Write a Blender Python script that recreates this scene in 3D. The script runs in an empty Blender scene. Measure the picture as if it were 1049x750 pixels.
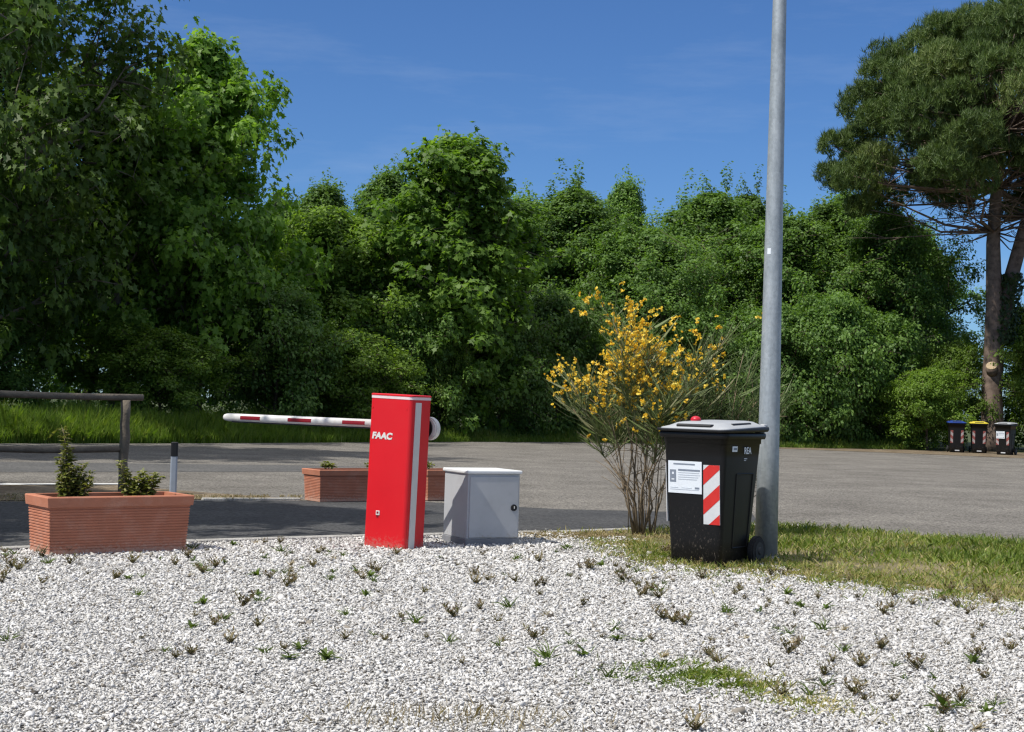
import bpy, bmesh, math, random
import numpy as np
from mathutils import Vector, Matrix
R = math.radians
random.seed(7)
S = bpy.context.scene
COL = S.collection

# ------------------------------------------------------------------ helpers
def link(o):
    COL.objects.link(o); return o

def tag(o, label=None, cat=None, group=None, kind=None):
    if label: o['label'] = label
    if cat: o['category'] = cat
    if group: o['group'] = group
    if kind: o['kind'] = kind
    return o

def empty(name, loc, rz=0, label=None, cat=None, group=None):
    o = link(bpy.data.objects.new(name, None))
    o.empty_display_size = .1
    o.location = loc; o.rotation_euler = (0, 0, rz)
    return tag(o, label, cat, group)

def mesh_obj(name, verts, faces, m=None, parent=None, smooth=False):
    me = bpy.data.meshes.new(name)
    me.from_pydata([tuple(v) for v in verts], [], [tuple(f) for f in faces])
    if smooth: me.polygons.foreach_set('use_smooth', [True]*len(me.polygons))
    me.update()
    o = link(bpy.data.objects.new(name, me))
    if m: me.materials.append(m)
    if parent: o.parent = parent
    return o

def bm_obj(name, bm, m=None, parent=None, smooth=False):
    me = bpy.data.meshes.new(name)
    bmesh.ops.recalc_face_normals(bm, faces=bm.faces)
    bm.to_mesh(me); bm.free()
    if smooth: me.polygons.foreach_set('use_smooth', [True]*len(me.polygons))
    o = link(bpy.data.objects.new(name, me))
    if m: me.materials.append(m)
    if parent: o.parent = parent
    return o

def children(o): return [c for c in bpy.data.objects if c.parent == o]

def copy_tree(o, parent=None):
    c = o.copy(); COL.objects.link(c)
    if parent: c.parent = parent
    for ch in children(o): copy_tree(ch, c)
    return c

def box(bm, c, d, rot=None, bevel=0, seg=2):
    r = bmesh.ops.create_cube(bm, size=1)
    vs = r['verts']
    M = Matrix.Translation(c) @ (rot or Matrix.Identity(4)) @ Matrix.Diagonal((*d, 1))
    bmesh.ops.transform(bm, matrix=M, verts=vs)
    if bevel:
        es = list({e for v in vs for e in v.link_edges})
        bmesh.ops.bevel(bm, geom=es, offset=bevel, segments=seg, profile=.5, affect='EDGES')

def cyl(bm, p0, p1, r0, r1=None, n=24):
    p0, p1 = Vector(p0), Vector(p1); d = p1-p0
    M = Matrix.Translation((p0+p1)/2) @ d.to_track_quat('Z', 'Y').to_matrix().to_4x4()
    bmesh.ops.create_cone(bm, cap_ends=True, segments=n, radius1=r0, radius2=r0 if r1 is None else r1, depth=d.length, matrix=M)

def loft(bm, secs, cap=True):
    rings = [[bm.verts.new(p) for p in s] for s in secs]
    for a, b in zip(rings, rings[1:]):
        n = len(a)
        for i in range(n): bm.faces.new((a[i], a[(i+1) % n], b[(i+1) % n], b[i]))
    if cap:
        bm.faces.new(rings[0][::-1]); bm.faces.new(rings[-1])

def rrect(w, d, r, z, n=5, cx=0, cy=0):
    pts = []
    for k, (sx, sy) in enumerate(((1, 1), (-1, 1), (-1, -1), (1, -1))):
        for i in range(n):
            a = R(90*k+90*i/(n-1))
            pts.append((cx+sx*(w/2-r)+r*math.cos(a), cy+sy*(d/2-r)+r*math.sin(a), z))
    return pts

# ------------------------------------------------------------------ materials
def nt_of(name):
    m = bpy.data.materials.new(name); m.use_nodes = True
    nt = m.node_tree
    return m, nt, nt.nodes['Principled BSDF']

def N(nt, t, **kw):
    n = nt.nodes.new(t)
    for k, v in kw.items():
        if k in n.inputs: n.inputs[k].default_value = v
        else: setattr(n, k, v)
    return n

def ramp(nt, stops):
    r = nt.nodes.new('ShaderNodeValToRGB'); e = r.color_ramp.elements
    while len(e) < len(stops): e.new(.5)
    for x, (p, c) in zip(e, stops):
        x.position = p; x.color = (*c, 1)
    return r

def mat(name, c, rough=.6, var=.15, scale=8, bump=0, bscale=60, metal=0, spec=.4, stain=None, stain_scale=3, stain_amt=.5):
    m, nt, b = nt_of(name)
    tc = N(nt, 'ShaderNodeTexCoord')
    no = N(nt, 'ShaderNodeTexNoise', Scale=scale, Detail=6., Roughness=.65)
    nt.links.new(tc.outputs['Object'], no.inputs['Vector'])
    rp = ramp(nt, [(.3, [x*(1-var) for x in c]), (.7, [min(1, x*(1+var)) for x in c])])
    nt.links.new(no.outputs['Fac'], rp.inputs['Fac'])
    out = rp.outputs['Color']
    if stain:
        n2 = N(nt, 'ShaderNodeTexNoise', Scale=stain_scale, Detail=8., Roughness=.7)
        nt.links.new(tc.outputs['Object'], n2.inputs['Vector'])
        r2 = ramp(nt, [(.5, (0, 0, 0)), (.72, (stain_amt,)*3)])
        nt.links.new(n2.outputs['Fac'], r2.inputs['Fac'])
        mx = N(nt, 'ShaderNodeMixRGB'); mx.inputs[2].default_value = (*stain, 1)
        nt.links.new(r2.outputs['Color'], mx.inputs[0]); nt.links.new(out, mx.inputs[1])
        out = mx.outputs[0]
    nt.links.new(out, b.inputs['Base Color'])
    b.inputs['Roughness'].default_value = rough; b.inputs['Metallic'].default_value = metal
    b.inputs['Specular IOR Level'].default_value = spec
    if bump:
        nb = N(nt, 'ShaderNodeTexNoise', Scale=bscale, Detail=4.)
        nt.links.new(tc.outputs['Object'], nb.inputs['Vector'])
        bp = N(nt, 'ShaderNodeBump', Strength=bump, Distance=.01)
        nt.links.new(nb.outputs['Fac'], bp.inputs['Height']); nt.links.new(bp.outputs['Normal'], b.inputs['Normal'])
    return m

def leaf_mat(name, cols, trans=.35, rough=.5, tcol=(1.3, 1.4, .5), spec=.3):
    """cols: colour stops over the per-leaf attribute 'tone' (each leaf keeps its own colour)."""
    m, nt, b = nt_of(name)
    at = N(nt, 'ShaderNodeAttribute', attribute_name='tone')
    rp = ramp(nt, [(i/(len(cols)-1), c) for i, c in enumerate(cols)])
    nt.links.new(at.outputs['Fac'], rp.inputs['Fac'])
    oi = N(nt, 'ShaderNodeObjectInfo')
    hs = N(nt, 'ShaderNodeHueSaturation')
    mr = N(nt, 'ShaderNodeMapRange'); mr.inputs['To Min'].default_value = .8; mr.inputs['To Max'].default_value = 1.2
    nt.links.new(oi.outputs['Random'], mr.inputs['Value']); nt.links.new(mr.outputs[0], hs.inputs['Value'])
    nt.links.new(rp.outputs['Color'], hs.inputs['Color'])
    nt.links.new(hs.outputs['Color'], b.inputs['Base Color'])
    b.inputs['Roughness'].default_value = rough; b.inputs['Specular IOR Level'].default_value = spec
    tr = N(nt, 'ShaderNodeBsdfTranslucent')
    mu = N(nt, 'ShaderNodeMixRGB', blend_type='MULTIPLY'); mu.inputs[0].default_value = 1; mu.inputs[2].default_value = (*tcol, 1)
    nt.links.new(hs.outputs['Color'], mu.inputs[1]); nt.links.new(mu.outputs[0], tr.inputs['Color'])
    mx = N(nt, 'ShaderNodeMixShader'); mx.inputs[0].default_value = trans
    nt.links.new(b.outputs[0], mx.inputs[1]); nt.links.new(tr.outputs[0], mx.inputs[2])
    nt.links.new(mx.outputs[0], nt.nodes['Material Output'].inputs['Surface'])
    return m

def ground_mat(name, stops, scale, fine, fine_amt, bump, bscale, big=None, rough=.9):
    """patchy tone + fine aggregate speckle + bump, all in world metres"""
    m, nt, b = nt_of(name)
    ge = N(nt, 'ShaderNodeNewGeometry')
    n1 = N(nt, 'ShaderNodeTexNoise', Scale=scale, Detail=8., Roughness=.6)
    nt.links.new(ge.outputs['Position'], n1.inputs['Vector'])
    rp = ramp(nt, stops); nt.links.new(n1.outputs['Fac'], rp.inputs['Fac'])
    v = N(nt, 'ShaderNodeTexVoronoi', Scale=fine); nt.links.new(ge.outputs['Position'], v.inputs['Vector'])
    sx = N(nt, 'ShaderNodeSeparateColor'); nt.links.new(v.outputs['Color'], sx.inputs[0])
    mr = N(nt, 'ShaderNodeMapRange'); mr.inputs['To Min'].default_value = 1-fine_amt; mr.inputs['To Max'].default_value = 1+fine_amt
    nt.links.new(sx.outputs[0], mr.inputs['Value'])
    mu = N(nt, 'ShaderNodeVectorMath', operation='SCALE')
    nt.links.new(rp.outputs['Color'], mu.inputs[0]); nt.links.new(mr.outputs[0], mu.inputs['Scale'])
    nt.links.new(mu.outputs[0], b.inputs['Base Color'])
    b.inputs['Roughness'].default_value = rough; b.inputs['Specular IOR Level'].default_value = .25
    bp = N(nt, 'ShaderNodeBump', Strength=bump, Distance=.02)
    nb = N(nt, 'ShaderNodeTexNoise', Scale=bscale, Detail=5.); nt.links.new(ge.outputs['Position'], nb.inputs['Vector'])
    nt.links.new(nb.outputs['Fac'], bp.inputs['Height']); nt.links.new(bp.outputs['Normal'], b.inputs['Normal'])
    return m

M = {}
M['asphalt'] = ground_mat('worn asphalt', [(.3, (.125, .115, .10)), (.5, (.165, .153, .135)), (.72, (.215, .2, .175))], .8, 62, .65, 1.0, 60)
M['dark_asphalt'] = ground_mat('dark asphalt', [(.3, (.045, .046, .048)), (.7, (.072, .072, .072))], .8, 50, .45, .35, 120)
M['patch'] = ground_mat('patched asphalt', [(.3, (.085, .084, .082)), (.7, (.115, .112, .107))], .8, 40, .4, .35, 90)
M['earth'] = ground_mat('dry earth', [(.3, (.10, .075, .045)), (.5, (.17, .13, .085)), (.72, (.25, .21, .15))], 2.2, 30, .35, .8, 40)
M['meadow'] = ground_mat('meadow soil', [(.3, (.035, .05, .018)), (.6, (.07, .085, .03)), (.75, (.11, .1, .05))], .9, 25, .3, .8, 30)
M['verge'] = ground_mat('verge soil', [(.3, (.09, .095, .035)), (.5, (.17, .145, .08)), (.7, (.26, .215, .13))], 2.0, 60, .35, .8, 50)
M['gravel_bed'] = ground_mat('gravel bed', [(.3, (.3, .288, .268)), (.7, (.42, .408, .385))], 3, 45, .4, 1.0, 60)
M['kerb'] = ground_mat('pale concrete edging', [(.3, (.3, .29, .27)), (.7, (.42, .41, .38))], 4, 80, .25, .4, 80)
M['white_line'] = ground_mat('road paint', [(.35, (.42, .42, .41)), (.6, (.7, .7, .68))], 3, 90, .12, .3, 90)
M['bark'] = mat('bark', (.11, .085, .06), .9, .45, 6, 1, 18)
M['bark_pale'] = mat('pale bark', (.15, .13, .1), .9, .5, 5, .8, 18)
M['pine_bark'] = mat('pine bark', (.15, .11, .085), .9, .55, 5, 1, 9)
M['cut_wood'] = mat('cut wood', (.42, .32, .2), .8, .2, 10, .3, 30)
M['fence_wood'] = mat('weathered wood', (.15, .125, .095), .85, .35, 9, .8, 40)
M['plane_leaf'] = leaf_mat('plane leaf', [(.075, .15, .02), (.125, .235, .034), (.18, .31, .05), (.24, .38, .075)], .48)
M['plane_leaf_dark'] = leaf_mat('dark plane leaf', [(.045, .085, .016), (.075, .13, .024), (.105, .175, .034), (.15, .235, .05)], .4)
M['wood_leaf'] = leaf_mat('ash leaf', [(.058, .115, .024), (.1, .185, .04), (.145, .245, .056), (.195, .31, .078)], .42)
M['light_leaf'] = leaf_mat('light leaf', [(.08, .14, .02), (.13, .21, .032), (.17, .27, .045), (.22, .32, .06)], .46)
M['needle'] = leaf_mat('pine needle', [(.036, .062, .016), (.066, .108, .024), (.1, .15, .034), (.15, .185, .055)], .22, .55)
M['ivy_leaf'] = leaf_mat('ivy leaf', [(.02, .04, .012), (.04, .07, .02)], .2)
M['broom_twig'] = leaf_mat('broom twig', [(.065, .085, .028), (.1, .14, .045), (.14, .185, .065), (.24, .24, .14)], .1)
M['broom_green'] = leaf_mat('green broom twig', [(.05, .075, .025), (.085, .125, .04), (.13, .17, .065)], .15)
M['broom_flower'] = leaf_mat('broom flower', [(.66, .42, .03), (.78, .56, .05), (.84, .68, .14)], .35, .6, (1.1, 1., .5))
M['broom_stem'] = mat('broom stem', (.2, .15, .095), .85, .3, 20)
M['tall_grass'] = leaf_mat('tall grass', [(.085, .15, .018), (.145, .23, .03), (.19, .265, .045), (.29, .29, .1)], .45)
M['verge_grass'] = leaf_mat('verge grass', [(.085, .135, .018), (.145, .21, .03), (.21, .245, .05), (.37, .32, .13), (.46, .38, .2)], .3)
M['straw'] = leaf_mat('dry straw', [(.2, .155, .08), (.32, .25, .14), (.42, .35, .22)], .2)
M['weed_dry'] = leaf_mat('dry weed', [(.1, .06, .04), (.11, .115, .045), (.15, .105, .06), (.22, .18, .1)], .25)
M['weed_green'] = leaf_mat('green weed', [(.05, .08, .015), (.085, .13, .025), (.12, .17, .035)], .3)
M['planter_leaf'] = leaf_mat('planter leaf', [(.11, .13, .03), (.18, .21, .055), (.26, .275, .09), (.33, .31, .13)], .32)
M['terracotta'] = mat('terracotta', (.43, .165, .095), .75, .1, 7, .15, 80, stain=(.52, .3, .22), stain_scale=6, stain_amt=.5)
M['soil'] = mat('soil', (.09, .06, .04), .95, .4, 20, 1, 40)
M['red_paint'] = mat('red paint', (.62, .006, .012), .38, .06, 3, .02, 200, spec=.45, stain=(.5, .02, .02), stain_scale=6, stain_amt=.3)
def add_splash(m, col, zmax, amt):
    nt = m.node_tree; b = nt.nodes['Principled BSDF']; src = b.inputs['Base Color'].links[0].from_socket
    tc = N(nt, 'ShaderNodeTexCoord'); sp = N(nt, 'ShaderNodeSeparateXYZ'); nt.links.new(tc.outputs['Object'], sp.inputs[0])
    no = N(nt, 'ShaderNodeTexNoise', Scale=38., Detail=6., Roughness=.75); nt.links.new(tc.outputs['Object'], no.inputs['Vector'])
    mr = N(nt, 'ShaderNodeMapRange'); mr.inputs['From Min'].default_value = zmax; mr.inputs['From Max'].default_value = 0; mr.inputs['To Min'].default_value = -.25; mr.inputs['To Max'].default_value = .22
    nt.links.new(sp.outputs['Z'], mr.inputs['Value'])
    ad = N(nt, 'ShaderNodeMath', operation='ADD'); nt.links.new(no.outputs['Fac'], ad.inputs[0]); nt.links.new(mr.outputs[0], ad.inputs[1])
    rp = ramp(nt, [(.56, (0, 0, 0)), (.72, (amt,)*3)]); nt.links.new(ad.outputs[0], rp.inputs['Fac'])
    mx = N(nt, 'ShaderNodeMixRGB'); mx.inputs[2].default_value = (*col, 1)
    nt.links.new(rp.outputs[0], mx.inputs[0]); nt.links.new(src, mx.inputs[1]); nt.links.new(mx.outputs[0], b.inputs['Base Color'])
add_splash(M['red_paint'], (.36, .2, .16), .22, .5)
M['strip'] = mat('reflective strip', (.6, .58, .56), .4, .06, 10)
M['band'] = mat('pale band', (.75, .6, .6), .35, .06, 10)
M['white_paint'] = mat('white paint', (.66, .65, .62), .45, .07, 6, stain=(.4, .37, .31), stain_scale=9, stain_amt=.5)
M['reflector_red'] = mat('red reflector', (.22, .012, .02), .3, .1, 20)
M['black_plastic'] = mat('black plastic', (.012, .012, .013), .5, .2, 20, .05, 100)
M['box_grey'] = mat('grey cabinet paint', (.43, .44, .455), .5, .05, 4, .03, 150, stain=(.3, .3, .3), stain_scale=6, stain_amt=.3)
M['box_lid'] = mat('pale cabinet lid', (.68, .69, .69), .5, .04, 4)
M['plinth'] = mat('cabinet plinth', (.2, .205, .22), .6, .1, 6)
M['lid_grey'] = mat('grey bin lid', (.36, .375, .39), .45, .08, 6, .04, 120, stain=(.34, .34, .33), stain_scale=9, stain_amt=.5)
M['lid_blue'] = mat('blue bin lid', (.02, .055, .26), .4, .1, 6)
M['lid_yellow'] = mat('yellow bin lid', (.62, .5, .05), .45, .1, 6)
M['paper'] = mat('paper sign', (.72, .76, .8), .5, .03, 6)
M['ink'] = mat('grey ink', (.2, .23, .28), .6, .1, 30)
M['pale_ink'] = mat('pale ink', (.5, .54, .59), .6, .1, 30)
M['sign_red'] = mat('red reflective film', (.58, .03, .025), .35, .06, 10)
M['faded_red'] = mat('faded red film', (.25, .07, .06), .5, .1, 10)
M['faded_white'] = mat('faded white film', (.38, .32, .31), .5, .1, 10)
M['sign_white'] = mat('white reflective film', (.6, .61, .62), .35, .06, 10)
add_splash(M['box_grey'], (.33, .3, .25), .25, .6); add_splash(M['terracotta'], (.5, .36, .28), .2, .6)
M['tyre'] = mat('black rubber', (.016, .016, .017), .8, .2, 20)
M['hub'] = mat('wheel hub', (.03, .03, .032), .6, .2, 20)
M['knob'] = mat('red plastic', (.5, .015, .03), .35, .1, 10)
M['post_white'] = mat('marker post plastic', (.3, .34, .4), .5, .08, 10)

def galv():
    m, nt, b = nt_of('galvanised steel')
    tc = N(nt, 'ShaderNodeTexCoord')
    mp = N(nt, 'ShaderNodeMapping'); mp.inputs['Scale'].default_value = (9, 9, 2.2)
    nt.links.new(tc.outputs['Object'], mp.inputs['Vector'])
    no = N(nt, 'ShaderNodeTexNoise', Scale=1.5, Detail=8., Roughness=.65); nt.links.new(mp.outputs[0], no.inputs['Vector'])
    vo = N(nt, 'ShaderNodeTexVoronoi', Scale=45.); nt.links.new(tc.outputs['Object'], vo.inputs['Vector'])
    rp = ramp(nt, [(.3, (.24, .27, .29)), (.5, (.33, .365, .385)), (.72, (.43, .46, .475))]); nt.links.new(no.outputs['Fac'], rp.inputs['Fac'])
    sx = N(nt, 'ShaderNodeSeparateColor'); nt.links.new(vo.outputs['Color'], sx.inputs[0])
    mr = N(nt, 'ShaderNodeMapRange'); mr.inputs['To Min'].default_value = .92; mr.inputs['To Max'].default_value = 1.08
    nt.links.new(sx.outputs[0], mr.inputs['Value'])
    mu = N(nt, 'ShaderNodeVectorMath', operation='SCALE'); nt.links.new(rp.outputs['Color'], mu.inputs[0]); nt.links.new(mr.outputs[0], mu.inputs['Scale'])
    nt.links.new(mu.outputs[0], b.inputs['Base Color'])
    b.inputs['Metallic'].default_value = .35; b.inputs['Roughness'].default_value = .55
    return m
M['galv'] = galv()

def bin_plastic():
    m, nt, b = nt_of('scuffed black bin plastic')
    tc = N(nt, 'ShaderNodeTexCoord')
    mp = N(nt, 'ShaderNodeMapping'); mp.inputs['Scale'].default_value = (1, 1, .55); mp.inputs['Rotation'].default_value = (.3, .5, .2)
    nt.links.new(tc.outputs['Object'], mp.inputs['Vector'])
    no = N(nt, 'ShaderNodeTexNoise', Scale=75., Detail=3., Roughness=.7); nt.links.new(mp.outputs[0], no.inputs['Vector'])
    r1 = ramp(nt, [(.58, (0, 0, 0)), (.68, (1, 1, 1))]); nt.links.new(no.outputs['Fac'], r1.inputs['Fac'])
    n2 = N(nt, 'ShaderNodeTexNoise', Scale=5., Detail=3.); nt.links.new(tc.outputs['Object'], n2.inputs['Vector'])
    r2 = ramp(nt, [(.4, (0, 0, 0)), (.62, (1, 1, 1))]); nt.links.new(n2.outputs['Fac'], r2.inputs['Fac'])
    sp = N(nt, 'ShaderNodeSeparateXYZ'); nt.links.new(tc.outputs['Object'], sp.inputs[0])
    mr = N(nt, 'ShaderNodeMapRange'); mr.inputs['From Min'].default_value = .5; mr.inputs['From Max'].default_value = .1
    nt.links.new(sp.outputs['Z'], mr.inputs['Value'])
    a = N(nt, 'ShaderNodeMath', operation='MULTIPLY'); nt.links.new(r1.outputs[0], a.inputs[0]); nt.links.new(r2.outputs[0], a.inputs[1])
    c = N(nt, 'ShaderNodeMath', operation='MULTIPLY'); nt.links.new(a.outputs[0], c.inputs[0]); nt.links.new(mr.outputs[0], c.inputs[1])
    mx = N(nt, 'ShaderNodeMixRGB'); mx.inputs[1].default_value = (.007, .0068, .007, 1); mx.inputs[2].default_value = (.13, .11, .09, 1)
    nt.links.new(c.outputs[0], mx.inputs[0]); nt.links.new(mx.outputs[0], b.inputs['Base Color'])
    b.inputs['Roughness'].default_value = .42; b.inputs['Specular IOR Level'].default_value = .3
    n3 = N(nt, 'ShaderNodeTexNoise', Scale=160.); nt.links.new(tc.outputs['Object'], n3.inputs['Vector'])
    bp = N(nt, 'ShaderNodeBump', Strength=.15, Distance=.004); nt.links.new(n3.outputs['Fac'], bp.inputs['Height']); nt.links.new(bp.outputs[0], b.inputs['Normal'])
    return m
M['bin'] = bin_plastic()

def stone_mat():
    m, nt, b = nt_of('crushed white marble')
    at = N(nt, 'ShaderNodeAttribute', attribute_name='tone')
    rp = ramp(nt, [(0, (.07, .06, .05)), (.03, (.2, .17, .13)), (.1, (.34, .325, .3)), (.5, (.53, .515, .49)), (1, (.73, .72, .7))])
    nt.links.new(at.outputs['Fac'], rp.inputs['Fac']); nt.links.new(rp.outputs[0], b.inputs['Base Color'])
    b.inputs['Roughness'].default_value = .75; b.inputs['Specular IOR Level'].default_value = .3
    return m
M['stone'] = stone_mat()

# ------------------------------------------------------------------ numpy mesh builders
def np_mesh(name, V, k, m, tone, parent=None, smooth=False):
    """V: (n,k,3) - n polygons of k corners; tone per polygon"""
    n = V.shape[0]
    me = bpy.data.meshes.new(name)
    me.vertices.add(n*k); me.vertices.foreach_set('co', V.reshape(-1).astype(np.float32))
    me.loops.add(n*k); me.loops.foreach_set('vertex_index', np.arange(n*k, dtype=np.int32))
    me.polygons.add(n); me.polygons.foreach_set('loop_start', np.arange(0, n*k, k, dtype=np.int32))
    a = me.attributes.new('tone', 'FLOAT', 'FACE'); a.data.foreach_set('value', tone.astype(np.float32))
    me.update(calc_edges=True); me.validate()
    me.materials.append(m)
    o = link(bpy.data.objects.new(name, me))
    if parent: o.parent = parent
    return o

def unit(a): return a/np.maximum(np.linalg.norm(a, axis=-1, keepdims=True), 1e-9)

LOBED = np.array([(0, -.08), (.18, .05), (.5, .0), (.32, .3), (.42, .55), (.16, .55), (0, 1), (-.16, .55), (-.42, .55), (-.32, .3), (-.5, 0), (-.18, .05)])
OVAL = np.array([(0, 0), (.3, .35), (.22, .75), (0, 1), (-.22, .75), (-.3, .35)])
DIAMOND = np.array([(0, 0), (.34, .5), (0, 1), (-.34, .5)])

def leaves(P, Nrm, D, size, shape, fold=.25, curl=.15):
    """leaf polygons: P base, Nrm normal, D tip direction, size per leaf"""
    D = unit(D - Nrm*np.sum(D*Nrm, 1, keepdims=True)); B = np.cross(D, Nrm)
    x = shape[:, 0][None, :, None]; y = shape[:, 1][None, :, None]
    s = size[:, None, None]
    return P[:, None] + s*(B[:, None]*x + D[:, None]*y + Nrm[:, None]*(np.abs(x)*fold - curl*y*y))

def blades(P, D, L, W, bend, rng):
    """grass blades: two-section strips -> (n,5,3) polygons"""
    side = unit(np.cross(D, rng.normal(size=D.shape)))
    b = unit(np.stack([rng.normal(size=len(P)), rng.normal(size=len(P)), -np.ones(len(P))*.4], 1))
    mid = P + D*L[:, None]*.55 + b*(L*bend*.25)[:, None]
    tip = P + D*L[:, None]*.92 + b*(L*bend)[:, None]
    w = W[:, None]/2
    return np.stack([P-side*w, P+side*w, mid+side*w*.7, tip, mid-side*w*.7], 1)

def tubes(lines, n=6):
    """lines: list of (points, radii) -> verts, faces"""
    V, F = [], []
    for pts, rad in lines:
        b0 = len(V); pts = [Vector(p) for p in pts]
        for i, p in enumerate(pts):
            d = (pts[min(i+1, len(pts)-1)]-pts[max(i-1, 0)])
            if d.length < 1e-6: d = Vector((0, 0, 1))
            q = d.normalized()
            u = q.cross(Vector((.31, .95, .05))).normalized(); v = q.cross(u)
            for k in range(n):
                a = 2*math.pi*k/n
                V.append(p+(u*math.cos(a)+v*math.sin(a))*rad[i])
        for i in range(len(pts)-1):
            for k in range(n):
                F.append((b0+i*n+k, b0+i*n+(k+1) % n, b0+(i+1)*n+(k+1) % n, b0+(i+1)*n+k))
        F.append([b0+k for k in range(n)][::-1]); F.append([b0+(len(pts)-1)*n+k for k in range(n)])
    return V, F

# ------------------------------------------------------------------ trees
def make_tree(name, seed, H, cb, Rad, prof, nl, sub, per, sig, size, shape, leafm, barkm, r0, rise=.5, lean=.3, low=0, shoots=40):
    rng = np.random.default_rng(seed); rd = random.Random(seed)
    root = empty(name, (0, 0, 0))
    lines = []; cl = []
    npt = 9
    tx = [rd.gauss(0, lean*.35)]*1
    ang = rd.random()*6.28
    def trunk_at(z):
        t = z/H
        return Vector((lean*math.sin(t*2.6+ang)*t, lean*math.cos(t*2.1+ang)*t, z))
    tp = [trunk_at(H*.97*i/(npt-1)) for i in range(npt)]
    tr = [r0*(1-i/(npt-1))**.8+.012 for i in range(npt)]; tr[0] *= 1.35
    trunk = [(tp, tr)]
    for i in range(nl):
        t = (i+rd.random())/nl
        z0 = cb*.85+(H*.95-cb*.85)*t
        az = i*2.39996+rd.uniform(-.5, .5)
        L = Rad*prof(t)*rd.uniform(.72, 1.18)
        el = R(8)+rise*R(70)*(t**.7)*rd.uniform(.7, 1.2)
        d = Vector((math.cos(az)*math.cos(el), math.sin(az)*math.cos(el), math.sin(el)))
        p = trunk_at(z0); pts = [p]
        for k in range(4):
            d = (d+Vector((rd.gauss(0, .13), rd.gauss(0, .13), rd.gauss(.06, .1)))).normalized()
            p = p+d*L/4; pts.append(p)
        br = max(.018, r0*.42*(1-t*.7)*(L/Rad))
        lines.append((pts, [br*(1-.2*k) for k in range(5)]))
        cl.append((pts[-1], 1.)); cl.append((pts[-2], .8)); cl.append((pts[2], .5))
        for s in range(sub):
            u = rd.uniform(.2, 1)*3.99; a = int(u); q = pts[a].lerp(pts[a+1], u-a)
            sd = (d*.4+Vector((rd.gauss(0, .75), rd.gauss(0, .75), rd.gauss(.15, .45)))).normalized()
            sl = L*rd.uniform(.22, .5)+.25
            e = q+sd*sl; mid = q.lerp(e, .5)+Vector((0, 0, .06*sl))
            lines.append(([q, mid, e], [br*.45, br*.3, .008]))
            cl.append((e, 1.)); cl.append((mid, .7))
            for w in range(2):
                e2 = e+Vector((rd.gauss(0, .5), rd.gauss(0, .5), rd.gauss(.1, .4)))*sl*.5
                lines.append(([e, e2], [.012, .006])); cl.append((e2, .9))
    cl.append((tp[-1], 1.))
    for k in range(3): cl.append((trunk_at(H*(.9+.03*k))+Vector((rd.gauss(0, .2), rd.gauss(0, .2), 0)), .9))
    for k in range(low):           # leafy shoots low on the trunk
        a = rd.random()*6.28; rr = rd.random()*Rad*.8
        cl.append((Vector((math.cos(a)*rr, math.sin(a)*rr, rd.uniform(.3, cb))), 1.))
    for k in range(shoots):        # upright leaders that break the outline
        c0, w0 = cl[rd.randrange(len(cl))]
        if c0.z < cb+(H-cb)*.45: continue
        hh = rd.uniform(.3, 1.0)*H*.12
        for q in range(4): cl.append((c0+Vector((rd.gauss(0, .05), rd.gauss(0, .05), hh*q/3)), .42-.09*q))
    C = np.array([tuple(c) for c, w in cl]); Wt = np.array([w for c, w in cl])
    cnt = np.maximum(3, (per*Wt*rng.uniform(.5, 1.4, len(Wt)))).astype(int)
    idx = np.repeat(np.arange(len(C)), cnt); n = len(idx)
    ctone = rng.normal(0, .15, len(C))
    dr = unit(rng.normal(size=(n, 3))+np.array([0, 0, .35]))
    rad = (sig*1.55*rng.uniform(.65, 1.35, len(C))*np.sqrt(np.clip(Wt, .12, 1)))[idx]*rng.uniform(.12, 1, n)**.5
    P = C[idx]+dr*rad[:, None]*np.array([1, 1, .75]); P[:, 2] = np.maximum(P[:, 2], .1)
    cen = np.array([0, 0, cb+(H-cb)*.4])
    outw = unit((P-cen)*np.array([1, 1, .6]))
    Nr = unit(dr*.7+np.array([0, 0, .55])+outw*.3+rng.normal(size=(n, 3))*.42)
    D = outw*.6+dr*.6+rng.normal(size=(n, 3))*.6+np.array([0, 0, -.3])
    sz = size*rng.uniform(.6, 1.3, n)
    V = leaves(P, Nr, D, sz, shape)
    tone = np.clip(.45+ctone[idx]+rng.normal(0, .2, n), 0, 1)
    v, f = tubes(trunk, 12); o = mesh_obj('trunk', v, f, barkm, root, True)
    v, f = tubes(lines, 5); mesh_obj('branches', v, f, barkm, root, True)
    np_mesh('crown', V, len(shape), leafm, tone, root)
    root['nleaf'] = n
    return root

egg = lambda t: math.sin(math.pi*min(1, (.12+.88*t)**.75))*.98+.06 if t < .99 else .08
cone = lambda t: (.55+1.2*t if t < .3 else 1.02-(t-.3)*1.25)+.05
dome = lambda t: (.75+.8*t if t < .32 else math.sqrt(max(0, 1-((t-.32)/.7)**2)))*.95+.08
peak = lambda t: (.5+1.4*t if t < .3 else .92-(t-.3)*.35 if t < .6 else .815-(t-.6)*1.75)+.04
col_ = lambda t: (.8 if t < .5 else .8-(t-.5)*1.2)+.05

def set_tree(o, loc, rz, sc, label, cat='tree', group=None):
    o.location = loc; o.rotation_euler = (0, 0, rz); o.scale = sc
    for k in ('label', 'category', 'group'):
        if k in o: del o[k]
    if 'nleaf' in o: del o['nleaf']
    tag(o, label, cat, group)
    return o

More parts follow.
